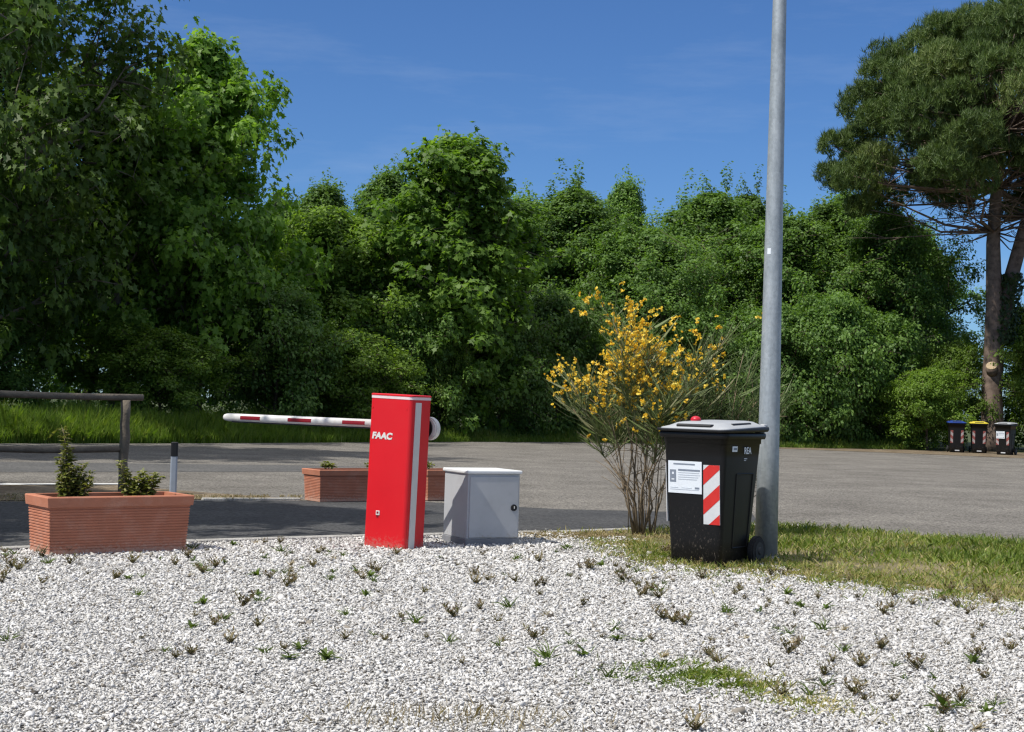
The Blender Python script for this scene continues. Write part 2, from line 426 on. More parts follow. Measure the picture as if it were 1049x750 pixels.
protos = {}
protos['plane'] = make_tree('plane_tree', 11, 10.4, 1.6, 3.3, egg, 34, 8, 34, .3, .2, LOBED, M['plane_leaf'], M['bark_pale'], .17, .75, .3, 8)
protos['plane_round'] = make_tree('plane_tree', 12, 9.6, 1.0, 3.1, peak, 44, 8, 34, .27, .19, LOBED, M['plane_leaf'], M['bark_pale'], .15, .6, .2, 10, 60)
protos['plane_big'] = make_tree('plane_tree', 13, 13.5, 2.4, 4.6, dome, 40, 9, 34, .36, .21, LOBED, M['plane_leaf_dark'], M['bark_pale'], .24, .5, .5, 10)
protos['ash'] = make_tree('ash_tree', 21, 10, 1.0, 3.1, egg, 44, 9, 62, .27, .125, DIAMOND, M['wood_leaf'], M['bark'], .17, .8, .4, 20, 130)
protos['oak'] = make_tree('oak_tree', 22, 9, .8, 3.5, egg, 44, 9, 64, .28, .125, DIAMOND, M['wood_leaf'], M['bark'], .18, .6, .4, 20, 130)
protos['elm'] = make_tree('elm_tree', 23, 9.5, .8, 2.6, cone, 44, 9, 60, .26, .125, DIAMOND, M['wood_leaf'], M['bark'], .16, .9, .3, 20, 130)
protos['maple'] = make_tree('maple_tree', 24, 7.5, .6, 2.8, egg, 40, 9, 58, .26, .13, DIAMOND, M['light_leaf'], M['bark'], .13, .7, .3, 20)
protos['shrub'] = make_tree('shrub', 31, 3.0, .3, 1.7, dome, 22, 7, 60, .2, .1, DIAMOND, M['light_leaf'], M['bark'], .05, .7, .2, 12)
protos['shrub_dark'] = make_tree('shrub', 32, 3.2, .3, 1.9, egg, 24, 7, 60, .22, .1, DIAMOND, M['wood_leaf'], M['bark'], .05, .6, .2, 12)
used = set()
def place(kind, x, y, h, w, label, cat='tree', group=None, rz=None):
    """h, w: height and width factors on the prototype"""
    src = protos[kind]
    o = src if kind not in used else copy_tree(src)
    used.add(kind)
    return set_tree(o, (x, y, 0), random.uniform(0, 6.28) if rz is None else rz, (w, w, h), label, cat, group)

# left: planes by the road
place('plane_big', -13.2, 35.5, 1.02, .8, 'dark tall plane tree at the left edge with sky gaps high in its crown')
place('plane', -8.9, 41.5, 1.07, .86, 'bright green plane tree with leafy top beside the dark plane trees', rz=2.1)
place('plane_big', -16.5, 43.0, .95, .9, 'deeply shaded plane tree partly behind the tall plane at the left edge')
place('plane', -11.0, 40.5, .95, .85, 'plane tree with thin forked trunk above the wooden fence')
place('plane', -7.3, 11.3, .88, .6, 'plane tree just out of view whose dappled shade falls on the dark driveway')
place('plane', -10.2, 12.6, .95, .7, 'plane tree out of view farther left along the driveway')
place('plane_big', -12.6, 25.0, 1.02, .76, 'plane tree beside the road out of view, shading the far lane at left')
# middle
place('plane_round', -2.0, 46.3, .97, 1.0, 'tall pale green plane tree with pointed top standing above the red barrier')
place('elm', -7.3, 57.0, .96, 1.0, 'slim dark tree rising behind the bright plane tree, left of centre')
place('maple', -5.9, 46.5, .92, 1.0, 'bushy mid green tree between the bright plane and the tree above the barrier')
place('elm', -4.6, 54.5, .98, 1.0, 'dark tree whose spiky top shows just left of the plane above the barrier')
place('ash', 2.4, 57.0, .96, 1.15, 'broad round-topped ash tree rising above the yellow broom')
place('elm', .1, 58.0, .95, 1.0, 'narrow dark tree in the gap right of the plane above the barrier')
place('oak', 5.0, 53.5, .84, .95, 'low dark oak tree right behind the yellow broom')
place('ash', 7.6, 60.0, 1.0, 1.15, 'tree with ragged spiky top left of the grey pole')
place('oak', 10.4, 57.5, .96, 1.0, 'dark rounded oak tree seen behind the grey pole')
place('elm', 12.6, 59.0, .98, 1.05, 'tall dark elm tree right of the grey pole')
place('oak', 15.0, 58.0, 1.0, .9, 'dark oak tree in shade under the left side of the umbrella pine')
place('ash', 15.7, 61.0, .93, .85, 'tall dark ash tree close behind the pine trunk')
place('maple', 20.9, 57.5, .75, .9, 'sunlit yellow green tree at the right edge behind the pine trunk')
# second row: fills the wood
k = 0
for x in (-19, -14.5, -10.5, -5.5, -1.2, 3.6, 8.4, 13.2, 18.5):
    kind = ('oak', 'ash', 'elm')[k % 3]
    place(kind, x, 66+random.uniform(-2, 2), (1.0, .95, 1.02)[k % 3]*random.uniform(.95, 1.03), 1.15, 'dark green tree in the back row of the wood', 'tree', 'trees in the back row of the wood'); k += 1
for kind, x, h in (('elm', 4.9, 1.1), ('ash', 9.7, 1.04), ('elm', 14.2, 1.08), ('ash', -2.6, 1.0)):
    place(kind, x, 63.0, h, .9, 'dark green tree in the back row of the wood', 'tree', 'trees in the back row of the wood')
# shrub layer
SH = [('shrub', -9.2, 38.6, .75, .9, 'bright leafy shrub under the bright plane tree at the grass edge'),
      ('shrub', -4.6, 42.0, .8, .95, 'light green shrub above the tip of the barrier arm'),
      ('shrub_dark', -6.6, 41.0, 1.15, 1.0, 'dark shrub between the plane trunks and the light green shrub'),
      ('shrub_dark', -13.6, 37.6, .9, 1.1, 'dark shrub behind the tall grass at the left edge'),
      ('shrub_dark', -3.3, 45.0, 1.2, 1.0, 'grey green shrub just left of the red barrier'),
      ('shrub', -2.2, 44.6, .92, .5, 'narrow bright shrub directly behind the barrier housing'),
      ('shrub_dark', -.4, 47.5, 1.25, 1.0, 'tall dark shrub right of the red barrier'),
      ('shrub_dark', 1.6, 50.0, 1.35, 1.1, 'dark shrub left of the yellow broom at the wood edge'),
      ('shrub_dark', 4.0, 51.0, 1.0, 1.1, 'dark shrub hidden behind the yellow broom stems'),
      ('shrub_dark', 6.6, 51.5, 1.3, 1.1, 'dark shrub behind the black bin'),
      ('shrub_dark', 9.2, 50.5, 1.3, 1.1, 'dense shrub just right of the grey pole'),
      ('shrub_dark', 11.3, 51.5, 1.45, 1.1, 'tall dense shrub midway between the pole and the far bins'),
      ('shrub_dark', 13.4, 53.0, 1.3, 1.0, 'dark shrub in deep shade left of the pine trunk'),
      ('shrub', 14.3, 50.2, .72, .75, 'bright green shrub beside the blue lidded bin'),
      ('shrub', 16.0, 52.6, 1.0, .7, 'green shrub behind the yellow lidded bin'),
      ('shrub', 18.9, 51.0, 1.2, .8, 'sunlit shrub right of the pine trunk behind the far bins')]
for kd, x, y, h, w, lb in SH: place(kd, x, y, h, w, lb, 'shrub')

# ------------------------------------------------------------------ umbrella pine
def make_pine():
    rng = np.random.default_rng(5); rd = random.Random(5)
    root = empty('pine_tree', (17.12, 52.0, 0), 0, 'huge umbrella pine with forked trunk and spreading crown at the right', 'tree')
    trunk = [([(0, 0, -.1), (.02, 0, .6), (-.06, 0, 2.0), (.0, .05, 3.4), (-.02, .05, 5.2), (-.12, 0, 7.4), (-.05, 0, 9.2), (.1, .1, 11.5)], [.48, .39, .36, .35, .29, .24, .2, .1]),
             ([(.05, .05, 3.6), (.32, .1, 4.9), (.6, .1, 6.3), (1.05, 0, 8.2), (1.5, 0, 9.8), (2.2, 0, 11.4)], [.27, .27, .25, .22, .18, .1]),
             ([(-.1, -.15, 2.75), (-.22, -.42, 3.02)], [.2, .19])]
    lines = []; lobes = []
    cx, cy, cz = 1.1, 0, 8.95; RX, RZ = 6.95, 6.8
    n = 135
    for i in range(n):
        # points over an umbrella dome (upper side) plus a flat underside rim
        u = (i+.5)/n; th = i*2.39996
        rr = math.sqrt(u)*1.0
        zt = math.sqrt(max(0, 1-rr*rr))
        q = Vector((cx+RX*rr*math.cos(th)*rd.uniform(.9, 1.05), cy+RX*rr*math.sin(th)*rd.uniform(.9, 1.05), cz+RZ*zt*rd.uniform(.85, 1.05)*(.95)+.3))
        lobes.append((q, rd.uniform(.65, 1.15)))
    for i in range(115):           # fuller flanks and inside
        th = rd.random()*6.28; rr = rd.uniform(.35, .98); zt = math.sqrt(1-rr*rr)*rd.uniform(.1, .8)
        q = Vector((cx+RX*rr*math.cos(th), cy+RX*rr*math.sin(th), cz+RZ*zt+rd.uniform(-.3, .3)-.25*(rr > .75)))
        lobes.append((q, rd.uniform(.5, .95)))
    hubs = [Vector((-.1, 0, 7.8)), Vector((0, .05, 9.4)), Vector((1.1, 0, 8.4)), Vector((1.7, 0, 10)), Vector((.1, .1, 11.3))]
    for q, s in lobes:
        h = min(hubs, key=lambda a: (a-q).length+rd.random()*1.5)
        m1 = h.lerp(q, .35)+Vector((rd.gauss(0, .25), rd.gauss(0, .25), -.25)); m2 = h.lerp(q, .72)+Vector((rd.gauss(0, .25), rd.gauss(0, .25), -.15))
        w = rd.uniform(.035, .075)
        lines.append(([h, m1, m2, q], [w, w*.7, w*.45, .02]))
        for k in range(3):
            e = m2+Vector((rd.gauss(0, .6), rd.gauss(0, .6), rd.gauss(.1, .3))); lines.append(([m2, e], [.025, .01]))
    for i in range(60):            # bare dead twigs on the underside
        a = rd.random()*6.28; h = hubs[rd.randrange(3)]; L = rd.uniform(1, 4.5)
        e = h+Vector((math.cos(a)*L, math.sin(a)*L, rd.uniform(-.6, .9))); m1 = h.lerp(e, .5)+Vector((0, 0, rd.gauss(0, .2)))
        lines.append(([h, m1, e], [.035, .022, .008]))
        for k in range(3):
            lines.append(([m1.lerp(e, rd.random()), e+Vector((rd.gauss(0, .5), rd.gauss(0, .5), rd.gauss(0, .4)))], [.014, .006]))
    nt_ = 150
    C, T0 = [], []
    for q, s in lobes:
        d = unit(rng.normal(size=(nt_, 3))+np.array([0, 0, .6])); rad = s*rng.uniform(.6, 1, nt_)[:, None]
        C.append(np.array(q)+d*rad*np.array([1, 1, .75])); T0.append(np.full(nt_, rd.gauss(0, .16)))
    C = np.concatenate(C); T0 = np.concatenate(T0)
    k = 15; idx = np.repeat(np.arange(len(C)), k); n = len(idx)
    D = unit(rng.normal(size=(n, 3))*.62+np.array([0, 0, 1.0])); L = rng.uniform(.16, .3, n); W = rng.uniform(.022, .034, n)
    P = C[idx]+rng.normal(size=(n, 3))*.04
    side = unit(np.cross(D, rng.normal(size=D.shape)))*W[:, None]/2
    V = np.stack([P-side, P+side, P+D*L[:, None]], 1)
    tone = np.clip(.45+T0[idx]+rng.normal(0, .18, n), 0, 1)
    v, f = tubes(trunk[:2], 14); tk = mesh_obj('trunk', v, f, M['pine_bark'], root, True)
    v, f = tubes(trunk[2:], 14); st = mesh_obj('limb_stub', v, f, M['pine_bark'], root, True)
    bm = bmesh.new(); d = Vector((-.12, -.27, .27)).normalized()
    cyl(bm, Vector((-.22, -.42, 3.02)), Vector((-.22, -.42, 3.02))+d*.03, .195, .185, 20)
    bm_obj('sawn_face', bm, M['cut_wood'], st)
    v, f = tubes(lines, 5); mesh_obj('branches', v, f, M['pine_bark'], root, True)
    np_mesh('crown', V, 3, M['needle'], tone, root)
    # ivy climbing the fork
    n = 1500
    z = rng.uniform(3.9, 6.4, n); a = rng.uniform(0, 6.28, n); rr = .3+np.abs(rng.normal(0, .1, n))
    P = np.stack([.25+(z-3.6)*.12+rr*np.cos(a), rr*np.sin(a), z], 1)
    out = np.stack([np.cos(a), np.sin(a), np.zeros(n)], 1)
    V = leaves(P, unit(out+rng.normal(size=(n, 3))*.4), np.array([0, 0, -1.])+rng.normal(size=(n, 3))*.4, rng.uniform(.09, .16, n), OVAL)
    io = np_mesh('ivy_plant', V, 6, M['ivy_leaf'], rng.random(n))
    io.location = root.location
    tag(io, 'dark ivy clinging to the forked pine trunk', 'ivy')
make_pine()

# ------------------------------------------------------------------ ground
def poly(name, pts, z, m):
    o = mesh_obj(name, [(x, y, z) for x, y in pts], [list(range(len(pts)))], m)
    bm = bmesh.new(); bm.from_mesh(o.data); bmesh.ops.triangulate(bm, faces=bm.faces); bmesh.ops.recalc_face_normals(bm, faces=bm.faces)
    for f in bm.faces:
        if f.normal.z < 0: f.normal_flip()
    bm.to_mesh(o.data); bm.free()
    o['kind'] = 'structure'
    return o
EDGE = [(-60, 8), (-24, 19.5), (-14, 27.6), (-10.64, 30.9), (-8.25, 33.6), (-5.5, 37.5), (-1.2, 43.6), (2.8, 48.0), (6, 48.3), (8.8, 47.6), (11.6, 47.6), (14, 46.2), (17, 44.6), (24, 42), (60, 36)]
poly('ground', [(-400, -100), (400, -100), (400, 900), (-400, 900)], 0, M['meadow'])
poly('parking_lot', [(-60, -30), (60, -30)]+EDGE[::-1], .004, M['asphalt'])
poly('dry_earth', [(6.5, 48.4), (8.5, 46.6), (11.4, 45.6), (14, 44.2), (17, 42.6), (24, 40.2), (40, 37), (40, 46), (22, 50.2), (17, 51.2), (12, 50.0), (9, 48.6)], .012, M['earth'])
poly('road_patch', [(-30, 14.9), (-7.1, 19.9), (-3.2, 22.6), (-1.2, 24.3), (-1.6, 25.2), (-3.7, 24.7), (-7.8, 22.9), (-30, 18.6)], .008, M['patch'])
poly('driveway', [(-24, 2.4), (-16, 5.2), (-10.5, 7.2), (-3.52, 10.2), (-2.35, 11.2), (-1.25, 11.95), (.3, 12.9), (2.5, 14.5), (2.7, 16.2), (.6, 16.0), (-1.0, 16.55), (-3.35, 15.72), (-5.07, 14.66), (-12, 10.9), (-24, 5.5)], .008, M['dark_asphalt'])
poly('earth_strip', [(-24, 5.7), (-12, 11.1), (-5.1, 14.8), (-3.35, 15.85), (-2.2, 16.25), (-3.4, 16.9), (-4.75, 17.85), (-6.2, 17.0), (-12, 13.4), (-24, 7.6)], .012, M['earth'])
poly('edge_line', [(-24, 7.75), (-12, 13.55), (-6.15, 17.15), (-4.5, 18.15), (-4.6, 18.32), (-6.3, 17.33), (-12, 13.75), (-24, 7.95)], .014, M['white_line'])
GV = [(-24, 1.9), (-10.5, 6.9), (-3.5, 10.05), (-2.35, 11.0), (-1.25, 11.78), (.3, 12.7), (.75, 12.95), (1.25, 12.2), (1.3, 11.2), (2.0, 10.75), (2.5, 9.95), (3.29, 9.4), (6, 7.4), (14, 2), (14, -20), (-24, -20)]
poly('gravel_bed', GV, .016, M['gravel_bed'])
VG = [(.3, 12.75), (.7, 13.05), (1.4, 13.6), (2.6, 14.45), (3.0, 14.35), (3.52, 13.95), (4.68, 13.3), (7, 12.2), (16, 8), (16, 1.2), (14, .6), (6, 6.5), (3.2, 8.65), (2.35, 9.2), (1.85, 9.95), (1.1, 10.35), (.7, 11.2), (.65, 12.2)]
poly('grass_verge', VG, .02, M['verge'])
def kerb(name, pts, w, h):
    bm = bmesh.new()
    for (x0, y0), (x1, y1) in zip(pts, pts[1:]):
        a = math.atan2(y1-y0, x1-x0); L = math.hypot(x1-x0, y1-y0)
        n = max(1, round(L/1.0))
        for i in range(n):
            t = (i+.5)/n
            box(bm, (x0+(x1-x0)*t, y0+(y1-y0)*t, h/2-.03), (L/n-.012, w, h+.06), Matrix.Rotation(a, 4, 'Z'), .008, 1)
    o = bm_obj(name, bm, M['kerb']); o['kind'] = 'structure'
    return o
kerb('gravel_kerb', [(-10.5, 7.05), (-3.5, 10.2), (-2.35, 11.13), (-1.25, 11.9), (.3, 12.83)], .09, .035)
kerb('verge_kerb', [(.36, 12.87), (1.4, 13.68), (2.62, 14.53), (3.06, 14.43)], .09, .03)
kerb('driveway_kerb', [(-3.3, 15.8), (-2.3, 16.25)], .08, .03)

# ------------------------------------------------------------------ gravel stones (uncountable: one object)
def inside(px, py, pts):
    c = np.zeros(len(px), bool); j = len(pts)-1
    for i in range(len(pts)):
        xi, yi = pts[i]; xj, yj = pts[j]
        t = ((yi > py) != (yj > py)) & (px < (xj-xi)*(py-yi)/((yj-yi) or 1e-9)+xi)
        c ^= t; j = i
    return c
def pnoise(x, y, s, seed):
    r = np.random.default_rng(seed); a = 0
    for i in range(6):
        k = r.normal(size=2)*s*(1+.4*i); a = a+np.sin(x*k[0]+y*k[1]+r.random()*6.28)
    return a/6
SEED = np.random.default_rng(3)
def stones():
    rng = SEED
    var = []
    for k in range(8):
        bm = bmesh.new()
        for p in rng.normal(size=(9, 3)):
            p = p/np.linalg.norm(p)*rng.uniform(.8, 1.05); bm.verts.new(p)
        bmesh.ops.convex_hull(bm, input=bm.verts)
        bmesh.ops.delete(bm, geom=[v for v in bm.verts if not v.link_faces], context='VERTS')
        bmesh.ops.triangulate(bm, faces=bm.faces)
        bm.verts.index_update()
        var.append((np.array([v.co[:] for v in bm.verts]), np.array([[v.index for v in f.verts] for f in bm.faces]))); bm.free()
    P, Sz = [], []
    for y0, y1, s, cov in ((4.2, 7.2, .0076, 1.5), (7.2, 9.6, .0092, 1.3), (9.6, 13.0, .0115, 1.15)):
        w0 = y1*.37+.8
        area = 2*w0*(y1-y0); n = int(area*cov/(math.pi*s*s*.8))
        x = rng.uniform(-w0, w0, n); y = rng.uniform(y0, y1, n)
        ok = inside(x, y, GV) & (np.abs(x) < y*.37+.8)
        x, y = x[ok], y[ok]
        sz = s*np.exp(rng.normal(0, .36, len(x)))
        # thin out where the grass creeps in
        ev = np.array([(.75, 12.9), (1.0, 12.3), (1.15, 11.3), (1.3, 10.95), (2.0, 10.6), (2.5, 9.85), (3.29, 9.3), (5, 8)])
        ev = np.concatenate([ev[q]+(ev[q+1]-ev[q])*np.linspace(0, 1, 9)[:, None] for q in range(len(ev)-1)])
        ed = np.array([np.hypot(x-gx, y-gy) for gx, gy in ev]).min(0)
        keep = rng.random(len(x)) < np.clip(.1+ed/.95+pnoise(x, y*.6, 5, 44)*.9, 0, 1)
        P.append(np.stack([x, y, .016+rng.uniform(0, .012, len(x))], 1)[keep]); Sz.append(sz[keep])
    # a few strays over the kerb
    n = 500; t = rng.random(n); bx = -3.5+t*3.9; by = 10.15+t*2.75+np.abs(rng.normal(0, .12, n))
    P.append(np.stack([bx, by, np.full(n, .02)], 1)); Sz.append(rng.uniform(.006, .014, n))
    P = np.concatenate(P); Sz = np.concatenate(Sz); n = len(P)
    which = rng.integers(0, len(var), n)
    allv, allf, tones, b0 = [], [], [], 0
    for k, (v, f) in enumerate(var):
        i = np.where(which == k)[0]; m = len(i)
        q = unit(rng.normal(size=(m, 4))*np.array([1, .45, .45, 1])); w, x, y, z = q.T
        Rm = np.stack([1-2*(y*y+z*z), 2*(x*y-z*w), 2*(x*z+y*w), 2*(x*y+z*w), 1-2*(x*x+z*z), 2*(y*z-x*w), 2*(x*z-y*w), 2*(y*z+x*w), 1-2*(x*x+y*y)], 1).reshape(m, 3, 3)
        sc = Sz[i][:, None]*np.stack([rng.uniform(.9, 1.75, m), rng.uniform(.7, 1.1, m), rng.uniform(.28, .52, m)], 1)
        vv = np.einsum('mij,mkj->mki', Rm, v[None]*sc[:, None])
        vv[:, :, 2] *= .8
        vv += P[i][:, None]
        allv.append(vv.reshape(-1, 3)); allf.append((f[None]+(b0+np.arange(m)*len(v))[:, None, None]).reshape(-1, 3)); b0 += m*len(v)
        tn = np.clip(rng.beta(2.2, 1.8, m)*.88+.1, 0, 1); dk = rng.random(m); tn = np.where(dk < .02, 0, np.where(dk < .075, .05, tn))
        tones.append(np.repeat(tn, len(f)))
    Vv = np.concatenate(allv); Ff = np.concatenate(allf); tn = np.concatenate(tones)
    me = bpy.data.meshes.new('gravel'); nf = len(Ff)
    me.vertices.add(len(Vv)); me.vertices.foreach_set('co', Vv.reshape(-1).astype(np.float32))
    me.loops.add(nf*3); me.loops.foreach_set('vertex_index', Ff.reshape(-1).astype(np.int32))
    me.polygons.add(nf); me.polygons.foreach_set('loop_start', np.arange(0, nf*3, 3, dtype=np.int32))
    a = me.attributes.new('tone', 'FLOAT', 'FACE'); a.data.foreach_set('value', tn.astype(np.float32))
    me.update(calc_edges=True); me.materials.append(M['stone'])
    o = link(bpy.data.objects.new('gravel', me))
    tag(o, 'loose white crushed marble gravel covering the plot', 'gravel', kind='stuff')
    
stones()

# ------------------------------------------------------------------ grass (stuff)
def grass(name, pts_fn, n, L, W, m, label, tone=(.4, .25), bend=.35, lean=.35, seed=1, z=.02):
    rng = np.random.default_rng(seed)
    x, y, lf, tn = pts_fn(rng, n)
    k = len(x)
    D = unit(np.stack([rng.normal(0, lean, k), rng.normal(0, lean, k), np.ones(k)], 1))
    V = blades(np.stack([x, y, np.full(k, z)], 1), D, rng.uniform(*L, k)*lf, rng.uniform(*W, k), rng.uniform(.1, bend, k), rng)
    t = np.clip(rng.normal(tone[0], tone[1], k)+tn, 0, 1)
    o = np_mesh(name, V, 5, m, t)
    tag(o, label, 'grass', kind='stuff')
    return o
VI = VG[:11]+[(6, 7.3), (3.29, 9.25), (2.5, 9.8), (2.0, 10.55), (1.25, 10.9), (1.0, 11.6), (.9, 12.3)]
def verge_pts(rng, n):
    x = rng.uniform(.2, 8, n); y = rng.uniform(5.5, 14.6, n)
    ok = inside(x, y, VI); x, y = x[ok], y[ok]
    nz = pnoise(x, y, 2.2, 4)
    d = np.clip(.75+nz*.7, .2, 1.2)
    near_bush = np.exp(-((x-.75)**2+((y-12.2)*.7)**2)/.7)
    keep = rng.random(len(x)) < d*(1-.85*near_bush)
    x, y, nz, nb = x[keep], y[keep], nz[keep], near_bush[keep]
    return x, y, np.clip(1+nz*.5, .4, 1.6)*(1-.5*nb), -nz*.5+nb*.6
grass('verge_grass', verge_pts, 95000, (.04, .11), (.005, .010), M['verge_grass'], 'mown patchy green and straw coloured grass on the verge behind the gravel', (.36, .24), .6, .6, 2)
def fringe_pts(rng, n):
    # ragged edge where grass and gravel meet
    e = np.array([(1.0, 12.3), (1.15, 11.3), (1.3, 10.95), (2.0, 10.6), (2.5, 9.85), (3.29, 9.3), (5, 8)])
    i = rng.integers(0, len(e)-1, n); t = rng.random(n)[:, None]
    p = e[i]*(1-t)+e[i+1]*t
    cl = np.stack([rng.normal(0, .2, n), .12-np.abs(rng.normal(0, .55, n))], 1); p = p+cl
    g = (pnoise(p[:, 0], p[:, 1], 9, 8) > .02) & inside(p[:, 0], p[:, 1], [(-2, 4), (8, 4), (8, 13), (-2, 13)])
    p = p[g]
    return p[:, 0], p[:, 1], np.ones(len(p))*.8, pnoise(p[:, 0], p[:, 1], 4, 9)*.5+.15
grass('fringe_grass', fringe_pts, 19000, (.03, .085), (.004, .008), M['verge_grass'], 'ragged grass creeping over the gravel edge by the black bin', (.45, .28), .6, .7, 3, .03)
def patch_pts(rng, n):
    x = rng.normal(.88, .17, n)+rng.normal(0, .05, n); y = 6.1+rng.normal(0, .15, n)-np.clip(x-.85, 0, 1)*1.3; g = pnoise(x, y, 14, 71) > -.12; x = x[g]; y = y[g]; n = len(x)
    tn = np.clip((x-.85)*1.2, -.2, .45)
    return x, y, np.ones(n), tn
grass('patch_grass', patch_pts, 4600, (.02, .065), (.003, .006), M['verge_grass'], 'low green and yellowing grass patch in the white gravel', (.3, .2), .7, .9, 5)
def straw_pts(rng, n):
    x = rng.normal(-.15, .22, n); y = 5.12+rng.normal(0, .12, n)
    return x, y, np.ones(n), np.zeros(n)
grass('straw_grass', straw_pts, 420, (.03, .075), (.002, .004), M['straw'], 'dry straw coloured grass at the bottom edge of the gravel', (.5, .25), .5, .4, 6)
def strip_pts(rng, n):
    t = rng.random(n); x = -7+t*4.7; y = 13.6+t*2.75+rng.normal(.55, .45, n)*(1-t*.75)
    ok = pnoise(x, y, 5, 3) > -.1
    return x[ok], y[ok], np.ones(ok.sum())*.7, np.full(ok.sum(), .25)
grass('dry_strip_grass', strip_pts, 3500, (.03, .08), (.006, .01), M['straw'], 'dry grass on the earth strip below the wooden fence', (.4, .25), .6, .6, 7)
def litter_pts(rng, n):
    t = rng.random(n); x = .1+t*1.35+rng.normal(0, .08, n); y = 12.45+t*.35+rng.normal(0, .18, n)
    ok = pnoise(x, y, 7, 31) > -.12
    return x[ok], y[ok], np.ones(ok.sum())*.8, rng.normal(0, .1, ok.sum())
grass('litter_straw', litter_pts, 4200, (.02, .07), (.004, .007), M['straw'], 'dry brown straw lying round the foot of the yellow broom', (.25, .3), .9, 1.3, 17)
def far_pts(rng, n):
    e = np.array([(-24, 19.8), (-14, 28), (-10.64, 31.2), (-8.25, 33.9), (-5.5, 37.8), (-1.2, 43.9)]); seg = rng.choice(5, n, p=[.05, .2, .25, .27, .23]); t = rng.random(n)[:, None]
    p = e[seg]*(1-t)+e[seg+1]*t; dpt = rng.random(n)**1.4*3.2
    p = p+np.array([-.72, .69])*dpt[:, None]
    nz = pnoise(p[:, 0], p[:, 1], 1.2, 6)
    h = (.45+.55*np.clip(dpt/.9, 0, 1))*(1+.4*nz)*np.clip(1.15-.055*(p[:, 0]+10), .45, 1.2)
    return p[:, 0], p[:, 1], h, nz*.15
grass('tall_grass', far_pts, 42000, (.45, .95), (.014, .028), M['tall_grass'], 'tall green grass along the far edge of the road under the plane trees', (.38, .22), .45, .16, 8, 0)
def far2_pts(rng, n):
    e = np.array([(-1.2, 43.9), (2.8, 48.3), (6, 48.6), (8.8, 48.0), (12.4, 49.9), (14.6, 50.5)]); seg = rng.choice(5, n, p=[.28, .18, .18, .2, .16]); t = rng.random(n)[:, None]
    p = e[seg]*(1-t)+e[seg+1]*t; dpt = rng.random(n)**1.3*2.6
    p = p+np.array([-.35, .93])*dpt[:, None]
    nz = pnoise(p[:, 0], p[:, 1], 1.5, 16)
    h = (.35+.65*np.clip(dpt/1.2, 0, 1))*(1+.5*nz)
    return p[:, 0], p[:, 1], h, nz*.2+.08
grass('edge_grass', far2_pts, 26000, (.2, .6), (.014, .026), M['tall_grass'], 'shorter grass along the far edge of the lot below the dark trees', (.42, .25), .5, .25, 9, 0)

# ------------------------------------------------------------------ planters
def make_planter(name, loc, rz, label, group):
    root = empty(name, loc, rz, label, 'planter', group)
    L0, W0, L1, W1, H = .955, .365, .99, .40, .335
    bm = bmesh.new()
    secs = []; n = 15
    def ring(L, W, z): return [(-L/2, -W/2, z), (L/2, -W/2, z), (L/2, W/2, z), (-L/2, W/2, z)]
    secs.append(ring(L0, W0, 0)); secs.append(ring(L0+.002, W0+.002, .035))
    zs0, zs1 = .035, .325
    for i in range(n):
        a = zs0+(zs1-zs0)*i/n; b = zs0+(zs1-zs0)*(i+1)/n; h = b-a
        f = lambda z: ((L0+(L1-L0)*z/H), (W0+(W1-W0)*z/H))
        for z, ins in ((a+.002, .010), (a+h*.3, .010), (a+h*.42, 0.), (b-.002, 0.)):
            l, w = f(z); secs.append(ring(l-ins, w-ins, z))
    l, w = f(H); secs.append(ring(l, w, H))
    loft(bm, secs)
    bm_obj('body', bm, M['terracotta'], root)
    bm = bmesh.new()
    a = ring(1.015, .425, .325); b = ring(1.028, .438, .388); c = ring(1.018, .428, .395); d = ring(.93, .345, .395); e = ring(.92, .335, .33)
    loft(bm, [a, b, c, d, e], cap=False)
    r = [bm.verts[i] for i in range(0)]
    bm.verts.ensure_lookup_table()
    for i in range(4): bm.faces.new((bm.verts[16+i], bm.verts[16+(i+1) % 4], bm.verts[(i+1) % 4], bm.verts[i]))
    bm_obj('rim', bm, M['terracotta'], root)
    bm = bmesh.new(); bmesh.ops.create_grid(bm, x_segments=14, y_segments=7, size=.5)
    for v in bm.verts: v.co = (v.co.x*.925, v.co.y*.34, .355+random.uniform(-.008, .01))
    bm_obj('soil', bm, M['soil'], root)
    return root
A = R(38)
def planter_centre(cx, cy, a): return (cx+math.cos(a)*.4775-math.sin(a)*.1825, cy+math.sin(a)*.4775+math.cos(a)*.1825, .02)
p1 = make_planter('planter', planter_centre(-3.05, 9.86, A), A, 'terracotta trough planter with two bushy plants on the gravel edge', 'terracotta trough planters')
p2 = copy_tree(p1); p2.location = planter_centre(-2.06, 15.93, A); p2['label'] = 'terracotta trough planter half hidden behind the left side of the red barrier'
p3 = copy_tree(p1); p3.location = planter_centre(-.93, 16.69, A); p3['label'] = 'terracotta trough planter half hidden behind the grey cabinet'
p1.scale = (1.035, 1.0, 1.0)
p2.rotation_euler.z = p3.rotation_euler.z = R(37)
for p in (p2, p3): p.location.z = .012; p.scale = (.92, .92, .88)

